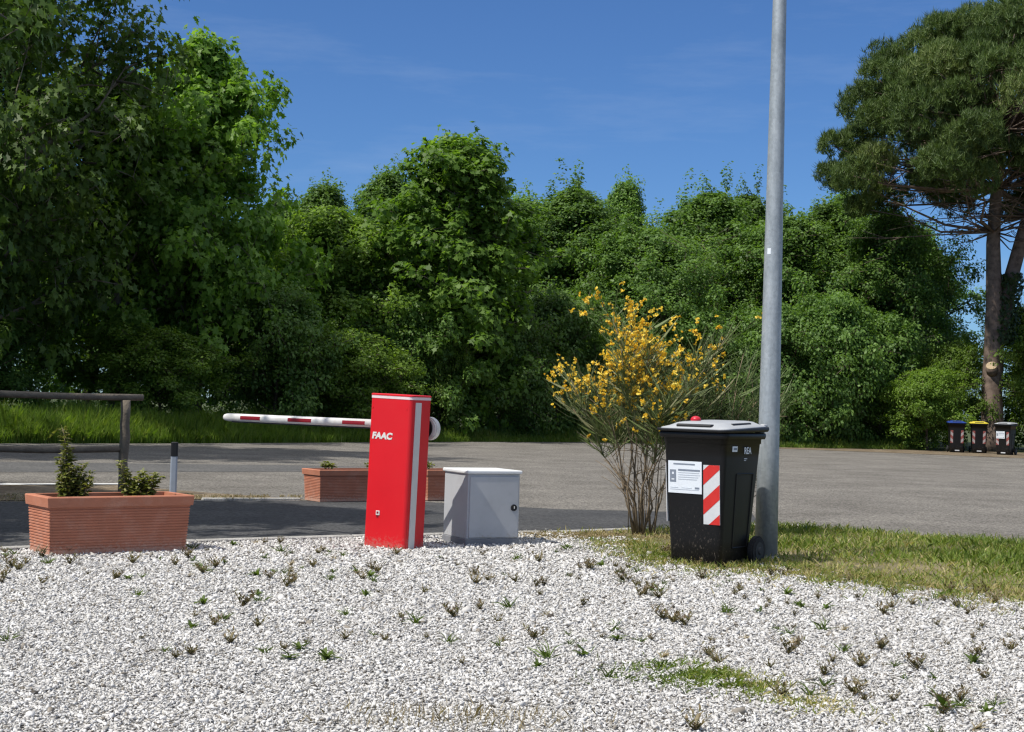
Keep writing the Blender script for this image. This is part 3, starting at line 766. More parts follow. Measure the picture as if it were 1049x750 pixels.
def planter_plant(loc, stems, label, seed, group=None):
    """evergreen with whorls of small leaves up each stem; stems: (dx, dy, height, lean)"""
    rng = np.random.default_rng(seed); rd = random.Random(seed)
    root = empty('evergreen_plant', loc, 0, label, 'plant', group)
    lines, P, Nn, D, Sz = [], [], [], [], []
    for dx, dy, h, ln in stems:
        pts = [Vector((dx*.5*k/4+dx*.5+ln*(k/4)**2*h*.3+rd.gauss(0, .006), dy, h*k/4)) for k in range(5)]
        lines.append((pts, [.006, .005, .005, .004, .003]))
        nn = int(h/.022)
        for i in range(nn):
            t = (i+.5)/nn*3.999; a = int(t); q = np.array(pts[a].lerp(pts[a+1], t-a))
            for j in range(13):
                az = rd.random()*6.28; o = np.array([math.cos(az), math.sin(az), rd.uniform(.2, .9)])
                P.append(q+o*.012); D.append(o+np.array([0, 0, .2])); Nn.append(np.array([-o[0]*.4, -o[1]*.4, 1])+rng.normal(size=3)*.35); Sz.append(rd.uniform(.034, .058)*(1-.35*i/nn))
    P, Nn, D, Sz = map(np.array, (P, Nn, D, Sz))
    V = leaves(P, unit(Nn), D, Sz, OVAL, .3, .25)
    v, f = tubes(lines, 5); mesh_obj('stem', v, f, M['broom_stem'], root, True)
    np_mesh('foliage', V, 6, M['planter_leaf'], rng.random(len(P)), root)
c, s = math.cos(A), math.sin(A)
def in_planter(p, lx, ly, z=.35):
    a = p.rotation_euler.z; return (p.location.x+lx*math.cos(a)-ly*math.sin(a), p.location.y+lx*math.sin(a)+ly*math.cos(a), p.location.z+z)
planter_plant(in_planter(p1, -.27, .04), [(-.07, 0, .5, .0), (-.05, .03, .36, .1), (-.08, -.03, .3, 0), (-.03, .04, .3, .1), (-.02, -.03, .25, .1), (.02, .02, .22, .1), (.06, .0, .26, .2), (.11, .01, .2, .3), (.13, -.02, .16, .4), (0, -.05, .16, 0), (-.04, -.06, .18, 0), (.05, .05, .17, .1)], 'tall spiky evergreen plant at the left end of the front planter', 41)
planter_plant(in_planter(p1, .22, .04), [(-.13, 0, .27, -.1), (-.09, .02, .18, 0), (-.04, 0, .16, .1), (0, -.02, .15, .1), (.05, .02, .16, .1), (.1, 0, .19, .2), (.13, .03, .17, .3), (.02, .04, .2, 0)], 'low bushy evergreen plant at the right end of the front planter', 42)
planter_plant(in_planter(p2, -.27, -.02), [(-.06, 0, .06, 0), (-.02, .03, .075, 0), (.03, 0, .06, .1), (.08, .02, .05, .2)], 'short evergreen plant in the planter left of the red barrier', 43)
planter_plant(in_planter(p2, .30, -.02), [(-.06, 0, .06, 0), (.0, .03, .07, 0), (.05, 0, .06, .1)], 'short evergreen plant in the planter hidden behind the red barrier', 44)
planter_plant(in_planter(p3, -.36, 0), [(-.05, 0, .06, 0), (-.01, .03, .07, 0), (.04, 0, .06, .1), (.07, .02, .05, .2)], 'short evergreen plant between the red barrier and the grey cabinet', 45)

# ------------------------------------------------------------------ text
def text_mesh(name, body, size, loc, rot, m, parent, shear=0, sx=1, extrude=.0008, offset=0):
    cu = bpy.data.curves.new(name, 'FONT'); cu.body = body; cu.size = size; cu.shear = shear; cu.extrude = extrude; cu.offset = offset
    cu.align_x = 'CENTER'; cu.align_y = 'CENTER'
    t = bpy.data.objects.new(name, cu); COL.objects.link(t)
    dg = bpy.context.evaluated_depsgraph_get(); me = bpy.data.meshes.new_from_object(t.evaluated_get(dg))
    bpy.data.objects.remove(t); bpy.data.curves.remove(cu)
    me.materials.clear(); me.materials.append(m); me.name = name
    o = link(bpy.data.objects.new(name, me)); o.parent = parent; o.location = loc; o.rotation_euler = rot; o.scale = (sx, 1, 1)
    return o

# ------------------------------------------------------------------ barrier
def make_barrier():
    root = empty('parking_barrier', (-.862, 11.16, .015), R(-30), 'red automatic parking barrier with lettered housing and striped white arm', 'barrier')
    root.rotation_euler = (0, R(1.5), R(-30))
    w, d, H = .385, .262, 1.13
    def sec(z, g=0):
        ww, dd, ch = w/2+g, d/2+g, .035
        pts = []
        for sx, sy, a0 in ((1, 1, 0), (-1, 1, 90), (-1, -1, 180), (1, -1, 270)):
            r = ch if (sy == -1) else .02
            for i in range(6):
                a = R(a0+90*i/5); pts.append((sx*(ww-r)+r*math.cos(a), sy*(dd-r)+r*math.sin(a), z))
        return pts
    bm = bmesh.new(); loft(bm, [sec(-.03), sec(H)]); bm_obj('housing', bm, M['red_paint'], root)
    bm = bmesh.new(); loft(bm, [sec(H+.0005, .002), sec(H+.022, .002)]); bm_obj('band', bm, M['band'], root)
    bm = bmesh.new(); loft(bm, [sec(H+.0225, .004), sec(H+.032, .004), sec(H+.036, -.002)]); bm_obj('cap', bm, M['red_paint'], root)
    bm = bmesh.new(); box(bm, (w/2+.003, -d/2+.082, H/2-.01), (.008, .075, H-.02), None, .002, 1); bm_obj('reflective_strip', bm, M['strip'], root)
    text_mesh('logo', 'FAAC', .066, (-.066, -d/2-.0015, .845), (R(90), 0, 0), M['white_paint'], root, .12, 1.1, .001, .0034)
    bm = bmesh.new(); box(bm, (-.066, -d/2-.002, .265), (.034, .006, .034), None, .002, 1); lk = bm_obj('lock_cover', bm, M['white_paint'], root)
    bm = bmesh.new(); box(bm, (-.066, -d/2-.0055, .268), (.016, .003, .016)); box(bm, (-.07, -d/2-.003, .24), (.016, .004, .012)); bm_obj('keyhole', bm, M['reflector_red'], lk)
    for z in (.07, 1.06):
        for x in (-.165, .145):
            bm = bmesh.new(); cyl(bm, (x, -d/2+.002, z), (x, -d/2-.003, z), .0065, n=12); bm_obj('screw', bm, M['red_paint'], root)
    # hub and arm on the back
    ya = d/2+.075
    bm = bmesh.new(); cyl(bm, (.1, d/2-.005, .915), (.1, ya-.02, .915), .06, n=24); bm_obj('drive_shaft', bm, M['black_plastic'], root)
    bm = bmesh.new(); cyl(bm, (.102, ya-.034, .915), (.102, ya-.022, .915), .078, n=32); bm_obj('hub_plate', bm, M['black_plastic'], root)
    bm = bmesh.new(); cyl(bm, (.125, ya-.02, .913), (.125, ya+.045, .913), .09, n=40)
    bmesh.ops.bevel(bm, geom=[e for e in bm.edges if len(e.link_faces) == 2 and e.calc_face_angle(0) > 1], offset=.01, segments=2, affect='EDGES')
    bm_obj('hub_cover', bm, M['white_paint'], root)
    bm = bmesh.new(); secs = []
    def es(x, k=1, dz=0):
        return [(x, ya+.02+.026*k*math.cos(a), .93+.022*x+.033*k*math.sin(a)) for a in [2*math.pi*i/20 for i in range(20)]]
    for x, k in ((.05, 1), (-1.87, 1), (-1.905, .93), (-1.93, .72), (-1.942, .3)): secs.append(es(x, k))
    loft(bm, secs); arm = bm_obj('arm', bm, M['white_paint'], root, True)
    for a, b in ((.47, .69), (1.0, 1.24), (1.53, 1.74)):
        bm = bmesh.new(); s1 = []
        for x in (-a, -b):
            s1.append([(x, ya+.02+.0272*math.cos(t), .93+.022*x+.0342*math.sin(t)) for t in [R(152+52*i/8) for i in range(9)]])
        r = [[bm.verts.new(p) for p in q] for q in s1]
        for i in range(8): bm.faces.new((r[0][i], r[0][i+1], r[1][i+1], r[1][i]))
        bm_obj('reflector', bm, M['reflector_red'], arm)
    bm = bmesh.new(); box(bm, (-.92, ya+.02, .93-.0203-.036), (1.85, .018, .01), Matrix.Rotation(-.022, 4, 'Y')); bm_obj('rubber_edge', bm, M['black_plastic'], arm)
make_barrier()

# ------------------------------------------------------------------ cabinet
def make_cabinet():
    root = empty('utility_cabinet', (-.212, 11.72, .015), R(27), 'small grey metal utility cabinet with black lock beside the red barrier', 'cabinet')
    w, d = .455, .44
    bm = bmesh.new(); box(bm, (0, 0, .018), (w+.012, d+.012, .075), None, .004, 1); bm_obj('plinth', bm, M['plinth'], root)
    bm = bmesh.new(); box(bm, (0, 0, .31), (w, d, .51), None, .006, 2); bm_obj('body', bm, M['box_grey'], root)
    bm = bmesh.new(); box(bm, (0, -d/2-.004, .305), (w-.03, .012, .475), None, .003, 2); dr = bm_obj('door', bm, M['box_grey'], root)
    bm = bmesh.new(); cyl(bm, (w/2-.055, -d/2-.008, .3), (w/2-.055, -d/2-.022, .3), .027, .025, 24); lk = bm_obj('lock', bm, M['black_plastic'], dr)
    bm = bmesh.new(); box(bm, (w/2-.055, -d/2-.0235, .302), (.006, .004, .02)); bm_obj('keyhole', bm, M['strip'], lk)
    bm = bmesh.new(); box(bm, (0, 0, .578), (w+.03, d+.03, .028), None, .008, 2)
    for v in bm.verts:
        if v.co.z > .58: v.co.z += .008*(1-abs(v.co.x)/(w/2))
    bm_obj('lid', bm, M['box_lid'], root)
make_cabinet()

# ------------------------------------------------------------------ wheelie bins
def bin_sections(z):
    t = z/.95
    return .425+(.535-.425)*t, .46+(.60-.46)*t, .01*t
def make_bin(name, loc, rz, label, lid, group, sign=True, main=True):
    root = empty(name, loc, rz, label, 'wheelie bin', group)
    root.scale = (.955, .955, .98)
    bm = bmesh.new(); secs = []
    for z in (0, .012, .2, .4, .6, .8, .9):
        w, d, o = bin_sections(z); k = .012 if z == 0 else 0
        secs.append(rrect(w-k*2, d-k*2, .045, z, 6, 0, o))
    for z, g in ((.902, .012), (.935, .014), (.937, .055), (.955, .065), (.972, .065), (.982, .055)):
        w, d, o = bin_sections(.92); secs.append(rrect(w+g, d+g+.01, .055, z, 6, 0, o))
    loft(bm, secs)
    body = bm_obj('body', bm, M['bin'], root)
    for p in body.data.polygons: p.use_smooth = abs(p.normal.z) < .6
    # recessed side frames drawn as raised ribs
    for sx in (1, -1):
        bm = bmesh.new()
        pts = [(-.06, .14), (.17, .14), (.19, .68), (-.07, .68), (-.06, .14)]
        for (y0, z0), (y1, z1) in zip(pts, pts[1:]):
            def P(y, z):
                w, d, o = bin_sections(z); return Vector((sx*(w/2+.001), y, z))
            cyl(bm, P(y0, z0), P(y1, z1), .006, n=8)
        bm_obj('side_rib', bm, M['bin'], body)
    # lid: domed slab with raised middle and dark grips
    lm = M['lid_'+lid]
    def slope(sec): return [(x, y, z+.04*y*(1 if z > 1 else .4)+.004) for x, y, z in sec]
    bm = bmesh.new(); loft(bm, [slope(rrect(w, d, .07, z, 6, 0, .015)) for z, w, d in ((.984, .615, .71), (1.0, .63, .725), (1.01, .625, .72))])
    bm_obj('lid_skirt', bm, M['black_plastic'] if lid == 'grey' else lm, root, True)
    bm = bmesh.new(); loft(bm, [slope(rrect(w, d, .07, z, 6, 0, o)) for z, w, d, o in ((1.0102, .59, .69, .018), (1.018, .58, .68, .02), (1.03, .50, .60, .03), (1.05, .42, .53, .04), (1.056, .36, .46, .04))])
    ld = bm_obj('lid', bm, lm, root, True)
    for sx in (1, -1):
        bm = bmesh.new(); box(bm, (sx*.215, .03, 1.04), (.05, .3, .026), Matrix.Rotation(.035, 4, 'X'), .012, 2); bm_obj('grip', bm, M['black_plastic'], ld)
    bm = bmesh.new(); box(bm, (0, -.262, 1.026), (.3, .07, .026), None, .011, 2); bm_obj('front_grip', bm, M['black_plastic'], ld)
    # rear handle and hinge
    bm = bmesh.new(); cyl(bm, (-.24, .385, 1.0), (.24, .385, 1.0), .016, n=14)
    for x in (-.22, 0, .22): box(bm, (x, .345, .985), (.045, .085, .05), None, .012, 2)
    bm_obj('handle', bm, M['black_plastic'], root)
    for x in (-.24, .24):
        bm = bmesh.new(); box(bm, (x, .375, 1.02), (.05, .07, .06), None, .015, 2)
        bm_obj('hinge', bm, M['lid_grey'] if lid == 'grey' else lm, root)
    # wheels
    bm = bmesh.new(); cyl(bm, (-.26, .25, .108), (.26, .25, .108), .012, n=10); bm_obj('axle', bm, M['galv'], root)
    for sx in (1, -1):
        bm = bmesh.new(); cyl(bm, (sx*.24, .25, .108), (sx*.292, .25, .108), .11, n=40)
        bmesh.ops.bevel(bm, geom=[e for e in bm.edges if len(e.link_faces) == 2 and e.calc_face_angle(0) > 1], offset=.012, segments=2, affect='EDGES')
        wl = bm_obj('wheel', bm, M['tyre'], root)
        bm = bmesh.new(); cyl(bm, (sx*.291, .25, .108), (sx*.296, .25, .108), .064, n=28); cyl(bm, (sx*.295, .25, .108), (sx*.305, .25, .108), .03, .022, 18)
        bm_obj('rim', bm, M['hub'], wl)
    # decals on the front: position on the sloping face
    def front(x, z, off):
        w, d, o = bin_sections(z); return Vector((x, o-d/2-off, z))
    def side(y, z, off, sx=1):
        w, d, o = bin_sections(z); return Vector((sx*(w/2+off), y, z))
    def plate(nm, m, par, f, a0, a1, z0, z1, off=.003, poly=None):
        bm = bmesh.new()
        pl = poly or [(a0, z0), (a1, z0), (a1, z1), (a0, z1)]
        fr = [bm.verts.new(f(a, z, off)) for a, z in pl]; bk = [bm.verts.new(f(a, z, -.002)) for a, z in pl]
        bm.faces.new(fr); bm.faces.new(bk[::-1])
        for i in range(len(pl)): bm.faces.new((fr[i], fr[(i+1) % len(pl)], bk[(i+1) % len(pl)], bk[i]))
        return bm_obj(nm, bm, m, par)
    def stripes(f, a0, a1, z0, z1, flip):
        st = plate('stripe_panel', M['sign_white' if main else 'faded_white'], root, f, a0, a1, z0, z1, .003)
        w = a1-a0; per = (z1-z0)*.5; sl = w*.85
        def clip(p0):
            # red band, sloping up to one side, clipped to the panel
            out = []
            pl = [(0, p0), (1, p0+sl), (1, p0+sl+per*.5), (0, p0+per*.5)]
            # fine strips keep the clipping simple
            n = 16; lo, hi = [], []
            for i in range(n+1):
                u = i/n; b = p0+sl*u; t = b+per*.5
                lo.append((u, min(max(b, z0), z1))); hi.append((u, min(max(t, z0), z1)))
            return lo, hi
        for p0 in (z0-sl-.03, z0-sl-.03+per, z0-sl-.03+2*per, z0-sl-.03+3*per):
            lo, hi = clip(p0); bm = bmesh.new()
            for i in range(len(lo)-1):
                q = [lo[i], lo[i+1], hi[i+1], hi[i]]
                if q[3][1]-q[0][1] < 1e-5 and q[2][1]-q[1][1] < 1e-5: continue
                vs = []
                for u, z in q:
                    uu = 1-u if flip else u
                    p = f(a0+w*uu, z, .0045)
                    if not vs or min((p-v.co).length for v in vs) > 1e-6: vs.append(bm.verts.new(p))
                if len(vs) > 2: bm.faces.new(vs)
            if len(bm.faces): bm_obj('red_band', bm, M['sign_red' if main else 'faded_red'], st)
            else: bm.free()
    stripes(front, .085 if main else .13, .222 if main else .215, .315, .745, False)
    if main: stripes(lambda a, z, off: side(a, z, off, -1), -.25, -.13, .315, .745, True)
    else: stripes(front, -.215, -.13, .315, .745, True)
    if sign:
        sg = plate('paper_sign', M['paper'], root, front, -.215, .072, .53, .765, .006)
        w0, w1 = -.215, .072
        for k, (a, b, z0, z1, mm) in enumerate([(.16, .8, .738, .748, 'ink'), (.3, .95, .693, .706, 'ink'), (.3, .93, .678, .684, 'pale_ink'), (.3, .95, .662, .668, 'pale_ink'), (.3, .9, .646, .652, 'pale_ink'), (.3, .86, .63, .636, 'pale_ink'),
                                              (.06, .3, .568, .573, 'pale_ink'), (.06, .92, .555, .560, 'pale_ink'), (.4, .7, .568, .572, 'pale_ink'), (.8, .93, .565, .578, 'ink')]):
            W = w1-w0; plate('text_line', M[mm], sg, front, w0+W*a, w0+W*b, z0, z1, .0075)
        ic = plate('icon', M['ink'], sg, front, w0+.015, w0+.068, .61, .70, .0075)
        plate('icon_mark', M['paper'], ic, front, w0+.035, w0+.05, .665, .682, .009); plate('icon_mark', M['paper'], ic, front, w0+.03, w0+.054, .625, .634, .009)
    if main:
        lb = plate('small_sticker', M['paper'], root, side, -.165, -.09, .845, .885, .003)
        plate('sticker_text', M['ink'], lb, side, -.15, -.1, .858, .874, .0045)
        tilt = math.atan(.055/.95)
        text_mesh('lettering', 'REA', .07, side(.07, .85, .006), (R(90), 0, R(90)), M['paper'], root, 0, .9, .0008, .001)
        plate('faint_mark', M['pale_ink'], root, side, .03, .075, .79, .797, .003); plate('faint_mark', M['pale_ink'], root, side, .03, .06, .778, .784, .003)
        bm = bmesh.new(); bmesh.ops.create_uvsphere(bm, u_segments=20, v_segments=12, radius=.038, matrix=Matrix.Translation((-.16, .02, 1.068)) @ Matrix.Diagonal((1.1, 1, .75, 1)))
        bm_obj('red_knob', bm, M['knob'], ld, True)
    else:
        plate('bar_sticker', M['sign_white'], root, front, -.06, .09, .05, .085, .004)
    return root
make_bin('wheelie_bin', (1.475, 10.68, .01), R(-36.9), 'large black wheelie bin with grey lid and striped sticker beside the grey pole', 'grey', 'black wheelie bins')
make_bin('wheelie_bin', (14.80, 48.6, .014), R(-12), 'far black wheelie bin with blue lid near the bright shrub', 'blue', 'black wheelie bins', False, False)
make_bin('wheelie_bin', (15.52, 48.55, .014), R(-14), 'far black wheelie bin with yellow lid between the blue and grey lidded bins', 'yellow', 'black wheelie bins', False, False)
make_bin('wheelie_bin', (15.92, 47.1, .014), R(-38), 'far black wheelie bin with grey lid and white paper sign by the pine', 'grey', 'black wheelie bins', True, False)

# ------------------------------------------------------------------ pole
def make_pole():
    root = empty('street_pole', (1.985, 11.24, 0), 0, 'tall tapered galvanised steel pole standing beside the black bin', 'pole')
    bm = bmesh.new(); n = 10; secs = []
    for i in range(n+1):
        z = 8*i/n-.0; r = .088-.0082*z
        secs.append([(r*math.cos(2*math.pi*k/40), r*math.sin(2*math.pi*k/40), z) for k in range(40)])
    loft(bm, secs); bm_obj('shaft', bm, M['galv'], root, True)
    bm = bmesh.new(); cyl(bm, (0, 0, 8.0), (0, 0, 8.03), .03, .02); bm_obj('cap', bm, M['black_plastic'], root)
    bm = bmesh.new(); box(bm, (-.0665*math.cos(.9), -.0665*math.sin(.9), 2.36), (.006, .03, .045), Matrix.Rotation(.9, 4, 'Z'), .001, 1); bm_obj('sticker', bm, M['paper'], root)
    bm = bmesh.new(); cyl(bm, (0, 0, -.02), (0, 0, .035), .115, .1, 32); bm_obj('base_collar', bm, M['kerb'], root)
make_pole()

# ------------------------------------------------------------------ fence and marker post
def make_fence():
    root = empty('wooden_fence', (-4.3, 16.35, 0), 0, 'rustic two rail fence of round weathered timber behind the planter', 'fence')
    d = Vector((-.83, -.55, 0)).normalized()
    rd = random.Random(4)
    def log(nm, a, b, r):
        a, b = Vector(a), Vector(b); n = 8
        pts = [a.lerp(b, i/n)+Vector((rd.gauss(0, .005), rd.gauss(0, .005), rd.gauss(0, .005))) for i in range(n+1)]
        v, f = tubes([(pts, [r*rd.uniform(.94, 1.06) for _ in pts])], 14); mesh_obj(nm, v, f, M['fence_wood'], root, True)
    for k in range(4):
        p = d*(2.3*k); log('post', (p.x, p.y, -.05), (p.x, p.y, 1.06), .053)
    e = -d*.2
    a = d*7.2
    log('top_rail', (e.x, e.y, 1.085), (a.x, a.y, 1.085), .036)
    log('lower_rail', (0, 0, .5), (a.x, a.y, .5), .036)
make_fence()
mk = empty('marker_post', (-3.78, 16.55, 0), R(10), 'short pale plastic roadside marker post with black top', 'marker post')
bm = bmesh.new(); loft(bm, [rrect(.078, .045, .018, 0, 4), rrect(.076, .045, .018, .435, 4)]); bm_obj('shaft', bm, M['post_white'], mk)
bm = bmesh.new(); loft(bm, [rrect(.080, .049, .02, .436, 4), rrect(.080, .049, .02, .59, 4), rrect(.06, .035, .015, .597, 4)]); bm_obj('top', bm, M['black_plastic'], mk)

# ------------------------------------------------------------------ broom
def broom(name, loc, label, seed, nst, H, spread, shift, flowers, twm, z_tw, tw_n):
    rng = np.random.default_rng(seed); rd = random.Random(seed)
    root = empty(name, loc, 0, label, 'shrub')
    stems, tips = [], []
    for i in range(nst):
        a = rd.random()*6.28; r0 = rd.uniform(.02, .14); rr = math.sqrt(rd.random())*spread
        h = H*(rd.uniform(.5, .86) if rr < spread*.6 else rd.uniform(.45, .78))
        b = Vector((r0*math.cos(a), r0*math.sin(a), 0)); e = Vector((rr*math.cos(a)+shift, rr*math.sin(a)*.8, h))
        pts = [b]
        for k in range(1, 6):
            t = k/5; p = b.lerp(e, t); p.x -= (e.x-b.x)*(t*(1-t))*.75; p.y -= (e.y-b.y)*(t*(1-t))*.75
            p += Vector((rd.gauss(0, .04), rd.gauss(0, .04), 0)); pts.append(p)
        w = rd.uniform(.004, .011)
        stems.append((pts, [w, w*.9, w*.75, w*.6, w*.45, .003])); tips.append(pts)
        for k in range(5):          # dry side twigs in the lower half
            t = rd.uniform(.8, 4); a_ = int(t); q = pts[a_].lerp(pts[a_+1], t-a_)
            dd = Vector((rd.gauss(0, 1), rd.gauss(0, 1), rd.uniform(.2, 1.4))).normalized()*rd.uniform(.15, .4)
            stems.append(([q, q+dd*.5+Vector((0, 0, .02)), q+dd], [.0035, .003, .002]))
    tw, ends = [], []
    for i in range(tw_n):
        pts = tips[rd.randrange(len(tips))]; t = rd.uniform(z_tw*5*min(1, 1.9/max(.6, pts[-1].z+.35)), 5)-.001; a_ = int(t); q = pts[a_].lerp(pts[a_+1], t-a_)
        out = Vector((q.x-shift*.5, q.y, 0))
        dd = (out*.55+Vector((rd.gauss(0, .5), rd.gauss(0, .5), rd.uniform(.2, 1.0)))).normalized()
        L = rd.uniform(.1, .42)*H/2.2
        m1 = q+dd*L*.5; e = q+dd*L+Vector((0, 0, L*.12))
        tw.append((q, m1, e)); ends.append((m1, e))
        if rd.random() < .6:
            d2 = (dd+Vector((rd.gauss(0, .35), rd.gauss(0, .35), rd.gauss(.1, .2)))).normalized(); e2 = m1+d2*L*.5
            tw.append((m1, m1.lerp(e2, .5), e2)); ends.append((m1.lerp(e2, .5), e2))
    # twigs as narrow crossed strips
    Q = np.array([[tuple(p) for p in t] for t in tw]); n = len(Q)
    polys, tone = [], []
    for k in range(2):
        sd = unit(np.cross(Q[:, 2]-Q[:, 0], rng.normal(size=(n, 3))))
        w = rng.uniform(.0017, .003, n)[:, None]
        polys.append(np.stack([Q[:, 0]-sd*w, Q[:, 0]+sd*w, Q[:, 1]+sd*w*.9, Q[:, 2], Q[:, 1]-sd*w*.9], 1))
    V = np.concatenate(polys); tn = rng.random(n); tone = np.concatenate([tn, tn])
    v, f = tubes(stems, 5); mesh_obj('stems', v, f, M['broom_stem'], root, True)
    np_mesh('twigs', V, 5, twm, tone, root)
    if flowers:
        P = []
        E = np.array([tuple(e) for m1, e in ends]); Mi = np.array([tuple(m1) for m1, e in ends])
        top = (E[:, 2] > .62*H)
        pr = np.clip((E[:, 2]/H-.45)*2.2, .05, 1); pr *= np.where(E[:, 0] > shift+.42*spread, .3, 1)
        pr *= np.clip(.75+.9*pnoise(E[:, 0], E[:, 2], 5, 12), .1, 1.5)
        ch = rng.choice(len(E), min(flowers, len(E)), replace=False, p=pr/pr.sum())
        for i in ch:
            for j in range(rd.randrange(2, 6)):
                t = rd.uniform(.35, 1.02); P.append(Mi[i]+(E[i]-Mi[i])*t+rng.normal(size=3)*.008)
        P = np.array(P); n = len(P); polys = []
        base_t = rng.random(n)
        face = unit(rng.normal(size=(n, 3))+np.array([0, -.3, .4]))
        for k in range(4):
            D = unit(face*.5+rng.normal(size=(n, 3))*.75)
            Nn = unit(np.cross(D, rng.normal(size=(n, 3))))
            polys.append(leaves(P, Nn, D, rng.uniform(.015, .028, n), np.array([(0, 0), (.4, .4), (.36, .85), (0, 1), (-.36, .85), (-.4, .4)]), .25, .2))
        V = np.concatenate(polys); tone = np.clip(np.concatenate([base_t]*4)+rng.normal(0, .1, 4*n), 0, 1)
        np_mesh('flowers', V, 6, M['broom_flower'], tone, root)
broom('broom_shrub', (1.19, 12.95, .02), 'tall broom shrub covered in yellow flowers on thin bare stems', 51, 20, 2.32, .9, -.04, 600, M['broom_twig'], .58, 2500)
broom('broom_shrub', (1.98, 13.3, .02), 'green flowerless broom shrub directly behind the black bin', 52, 30, 1.95, .55, .06, 8, M['broom_green'], .4, 1900)

# ------------------------------------------------------------------ weeds in the gravel
def weed_proto(kind, seed, leafm):
    rng = np.random.default_rng(seed); rd = random.Random(seed)
    if kind == 'tuft':
        n = 16; D = unit(np.stack([rng.normal(0, .75, n), rng.normal(0, .75, n), np.ones(n)], 1))
        V = blades(rng.normal(0, .01, (n, 3))*np.array([1, 1, 0]), D, rng.uniform(.04, .12, n), rng.uniform(.005, .009, n), rng.uniform(.2, .7, n), rng)
        me = (V, 5)
    elif kind == 'rosette':
        n = 13; a = rng.uniform(0, 6.28, n); el = rng.uniform(.35, 1.35, n)
        D = np.stack([np.cos(a)*np.cos(el), np.sin(a)*np.cos(el), np.sin(el)], 1)
        Nn = np.stack([-np.cos(a)*np.sin(el), -np.sin(a)*np.sin(el), np.cos(el)], 1)
        V = leaves(np.zeros((n, 3))+rng.normal(0, .006, (n, 3)), Nn, D, rng.uniform(.04, .085, n), OVAL*np.array([.55, 1]), .35, .45); me = (V, 6)
    else:                                         # sprig: short stalks with tiny leaves
        P, D, Nn, Sz = [], [], [], []
        for s in range(9):
            a = rd.random()*6.28; ln = rd.uniform(.2, 1.3); h = rd.uniform(.02, .06); d = np.array([math.cos(a)*ln, math.sin(a)*ln, 1]); d /= np.linalg.norm(d)
            for k in range(7):
                q = d*h*(k+.4)/7; b = rd.random()*6.28; o = np.array([math.cos(b), math.sin(b), .9]); P.append(q); D.append(o); Nn.append(np.array([-o[0], -o[1], 1])+rng.normal(size=3)*.3); Sz.append(rd.uniform(.010, .022))
            P.append(np.zeros(3)); D.append(d); Nn.append(np.array([math.sin(a), -math.cos(a), .1])); Sz.append(h)
        Sz = np.array(Sz); sh = OVAL*np.array([.55, 1]); V = leaves(np.array(P), unit(np.array(Nn)), np.array(D), Sz, sh, .2, .1)
        big = np.arange(len(Sz)) % 8 == 7                             # the stalks themselves are thin
        V[big] = leaves(np.array(P)[big], unit(np.array(Nn))[big], np.array(D)[big], Sz[big], OVAL*np.array([.07, 1]), .1, .1)
        me = (V, 6)
    o = np_mesh({'tuft': 'grass_tuft', 'rosette': 'weed_plant', 'sprig': 'weed_sprig'}[kind], me[0], me[1], leafm, rng.random(len(me[0])))
    return o
WP = {'tuft': [weed_proto('tuft', 61, M['weed_green']), weed_proto('tuft', 62, M['weed_green'])], 'rosette': [weed_proto('rosette', 63, M['weed_green']), weed_proto('rosette', 64, M['weed_green'])],
      'sprig': [weed_proto('sprig', 65, M['weed_dry']), weed_proto('sprig', 66, M['weed_dry']), weed_proto('sprig', 67, M['weed_dry'])], 'dry': [weed_proto('tuft', 68, M['straw'])]}
wused = set()
def weed(kind, x, y, sc, label, group):
    p = random.choice(WP[kind]); o = p if p.name not in wused else p.copy()
    if p.name in wused: COL.objects.link(o)
    wused.add(p.name)
    o.location = (x, y, .022); o.rotation_euler = (0, 0, random.uniform(0, 6.28)); o.scale = (sc,)*3
    for k in ('group', 'label'):
        if k in o: del o[k]
    tag(o, label, 'weed', group)
SPEC = [('tuft', .19, 6.42, 1.1, 'bright green grass tuft in the middle of the gravel, spreading wide'),
        ('tuft', .02, 8.0, .95, 'green grass tuft in line below the grey cabinet'),
        ('rosette', .36, 6.52, .75, 'small green leafy weed right of the bright spreading grass tuft'),
        ('rosette', .54, 6.98, .9, 'dark green star-shaped weed left of the grass patch centre'),
        ('tuft', .43, 6.0, .8, 'thin green tuft just left of the grass patch'),
        ('dry', .94, 6.45, 1.0, 'dry yellow grass tuft above the grass patch'),
        ('tuft', 1.63, 7.5, 1.1, 'wide dark green tuft below the black bin wheel'),
        ('tuft', 1.2, 8.0, 1.1, 'flat green tuft below the front of the black bin'),
        ('tuft', 1.2, 5.75, .9, 'upright green tuft right of the grass patch'),
        ('rosette', 1.66, 5.55, 1.0, 'upright light green weed near the lower right corner'),
        ('tuft', 1.3, 5.95, .9, 'slender green tuft between the grass patch and the lower right corner'),
        ('rosette', -.75, 6.2, .9, 'tall leafy weed at lower left of centre in the gravel'),
        ('tuft', -2.0, 8.0, .8, 'thin pale green tuft below the front planter'),
        ('tuft', -2.25, 10.55, 1.1, 'leafy green tuft at the right foot of the front planter'),
        ('tuft', -3.3, 9.85, .8, 'green tuft at the left foot of the front planter'),
        ('sprig', 1.35, 6.2, 1.3, 'bushy reddish weed in the right of the gravel')]
for kd, x, y, sc, lb in SPEC: weed(kd, x, y, sc, lb, None)
rw = random.Random(77); spots = [(x, y) for _, x, y, _, _ in SPEC]; made = 0
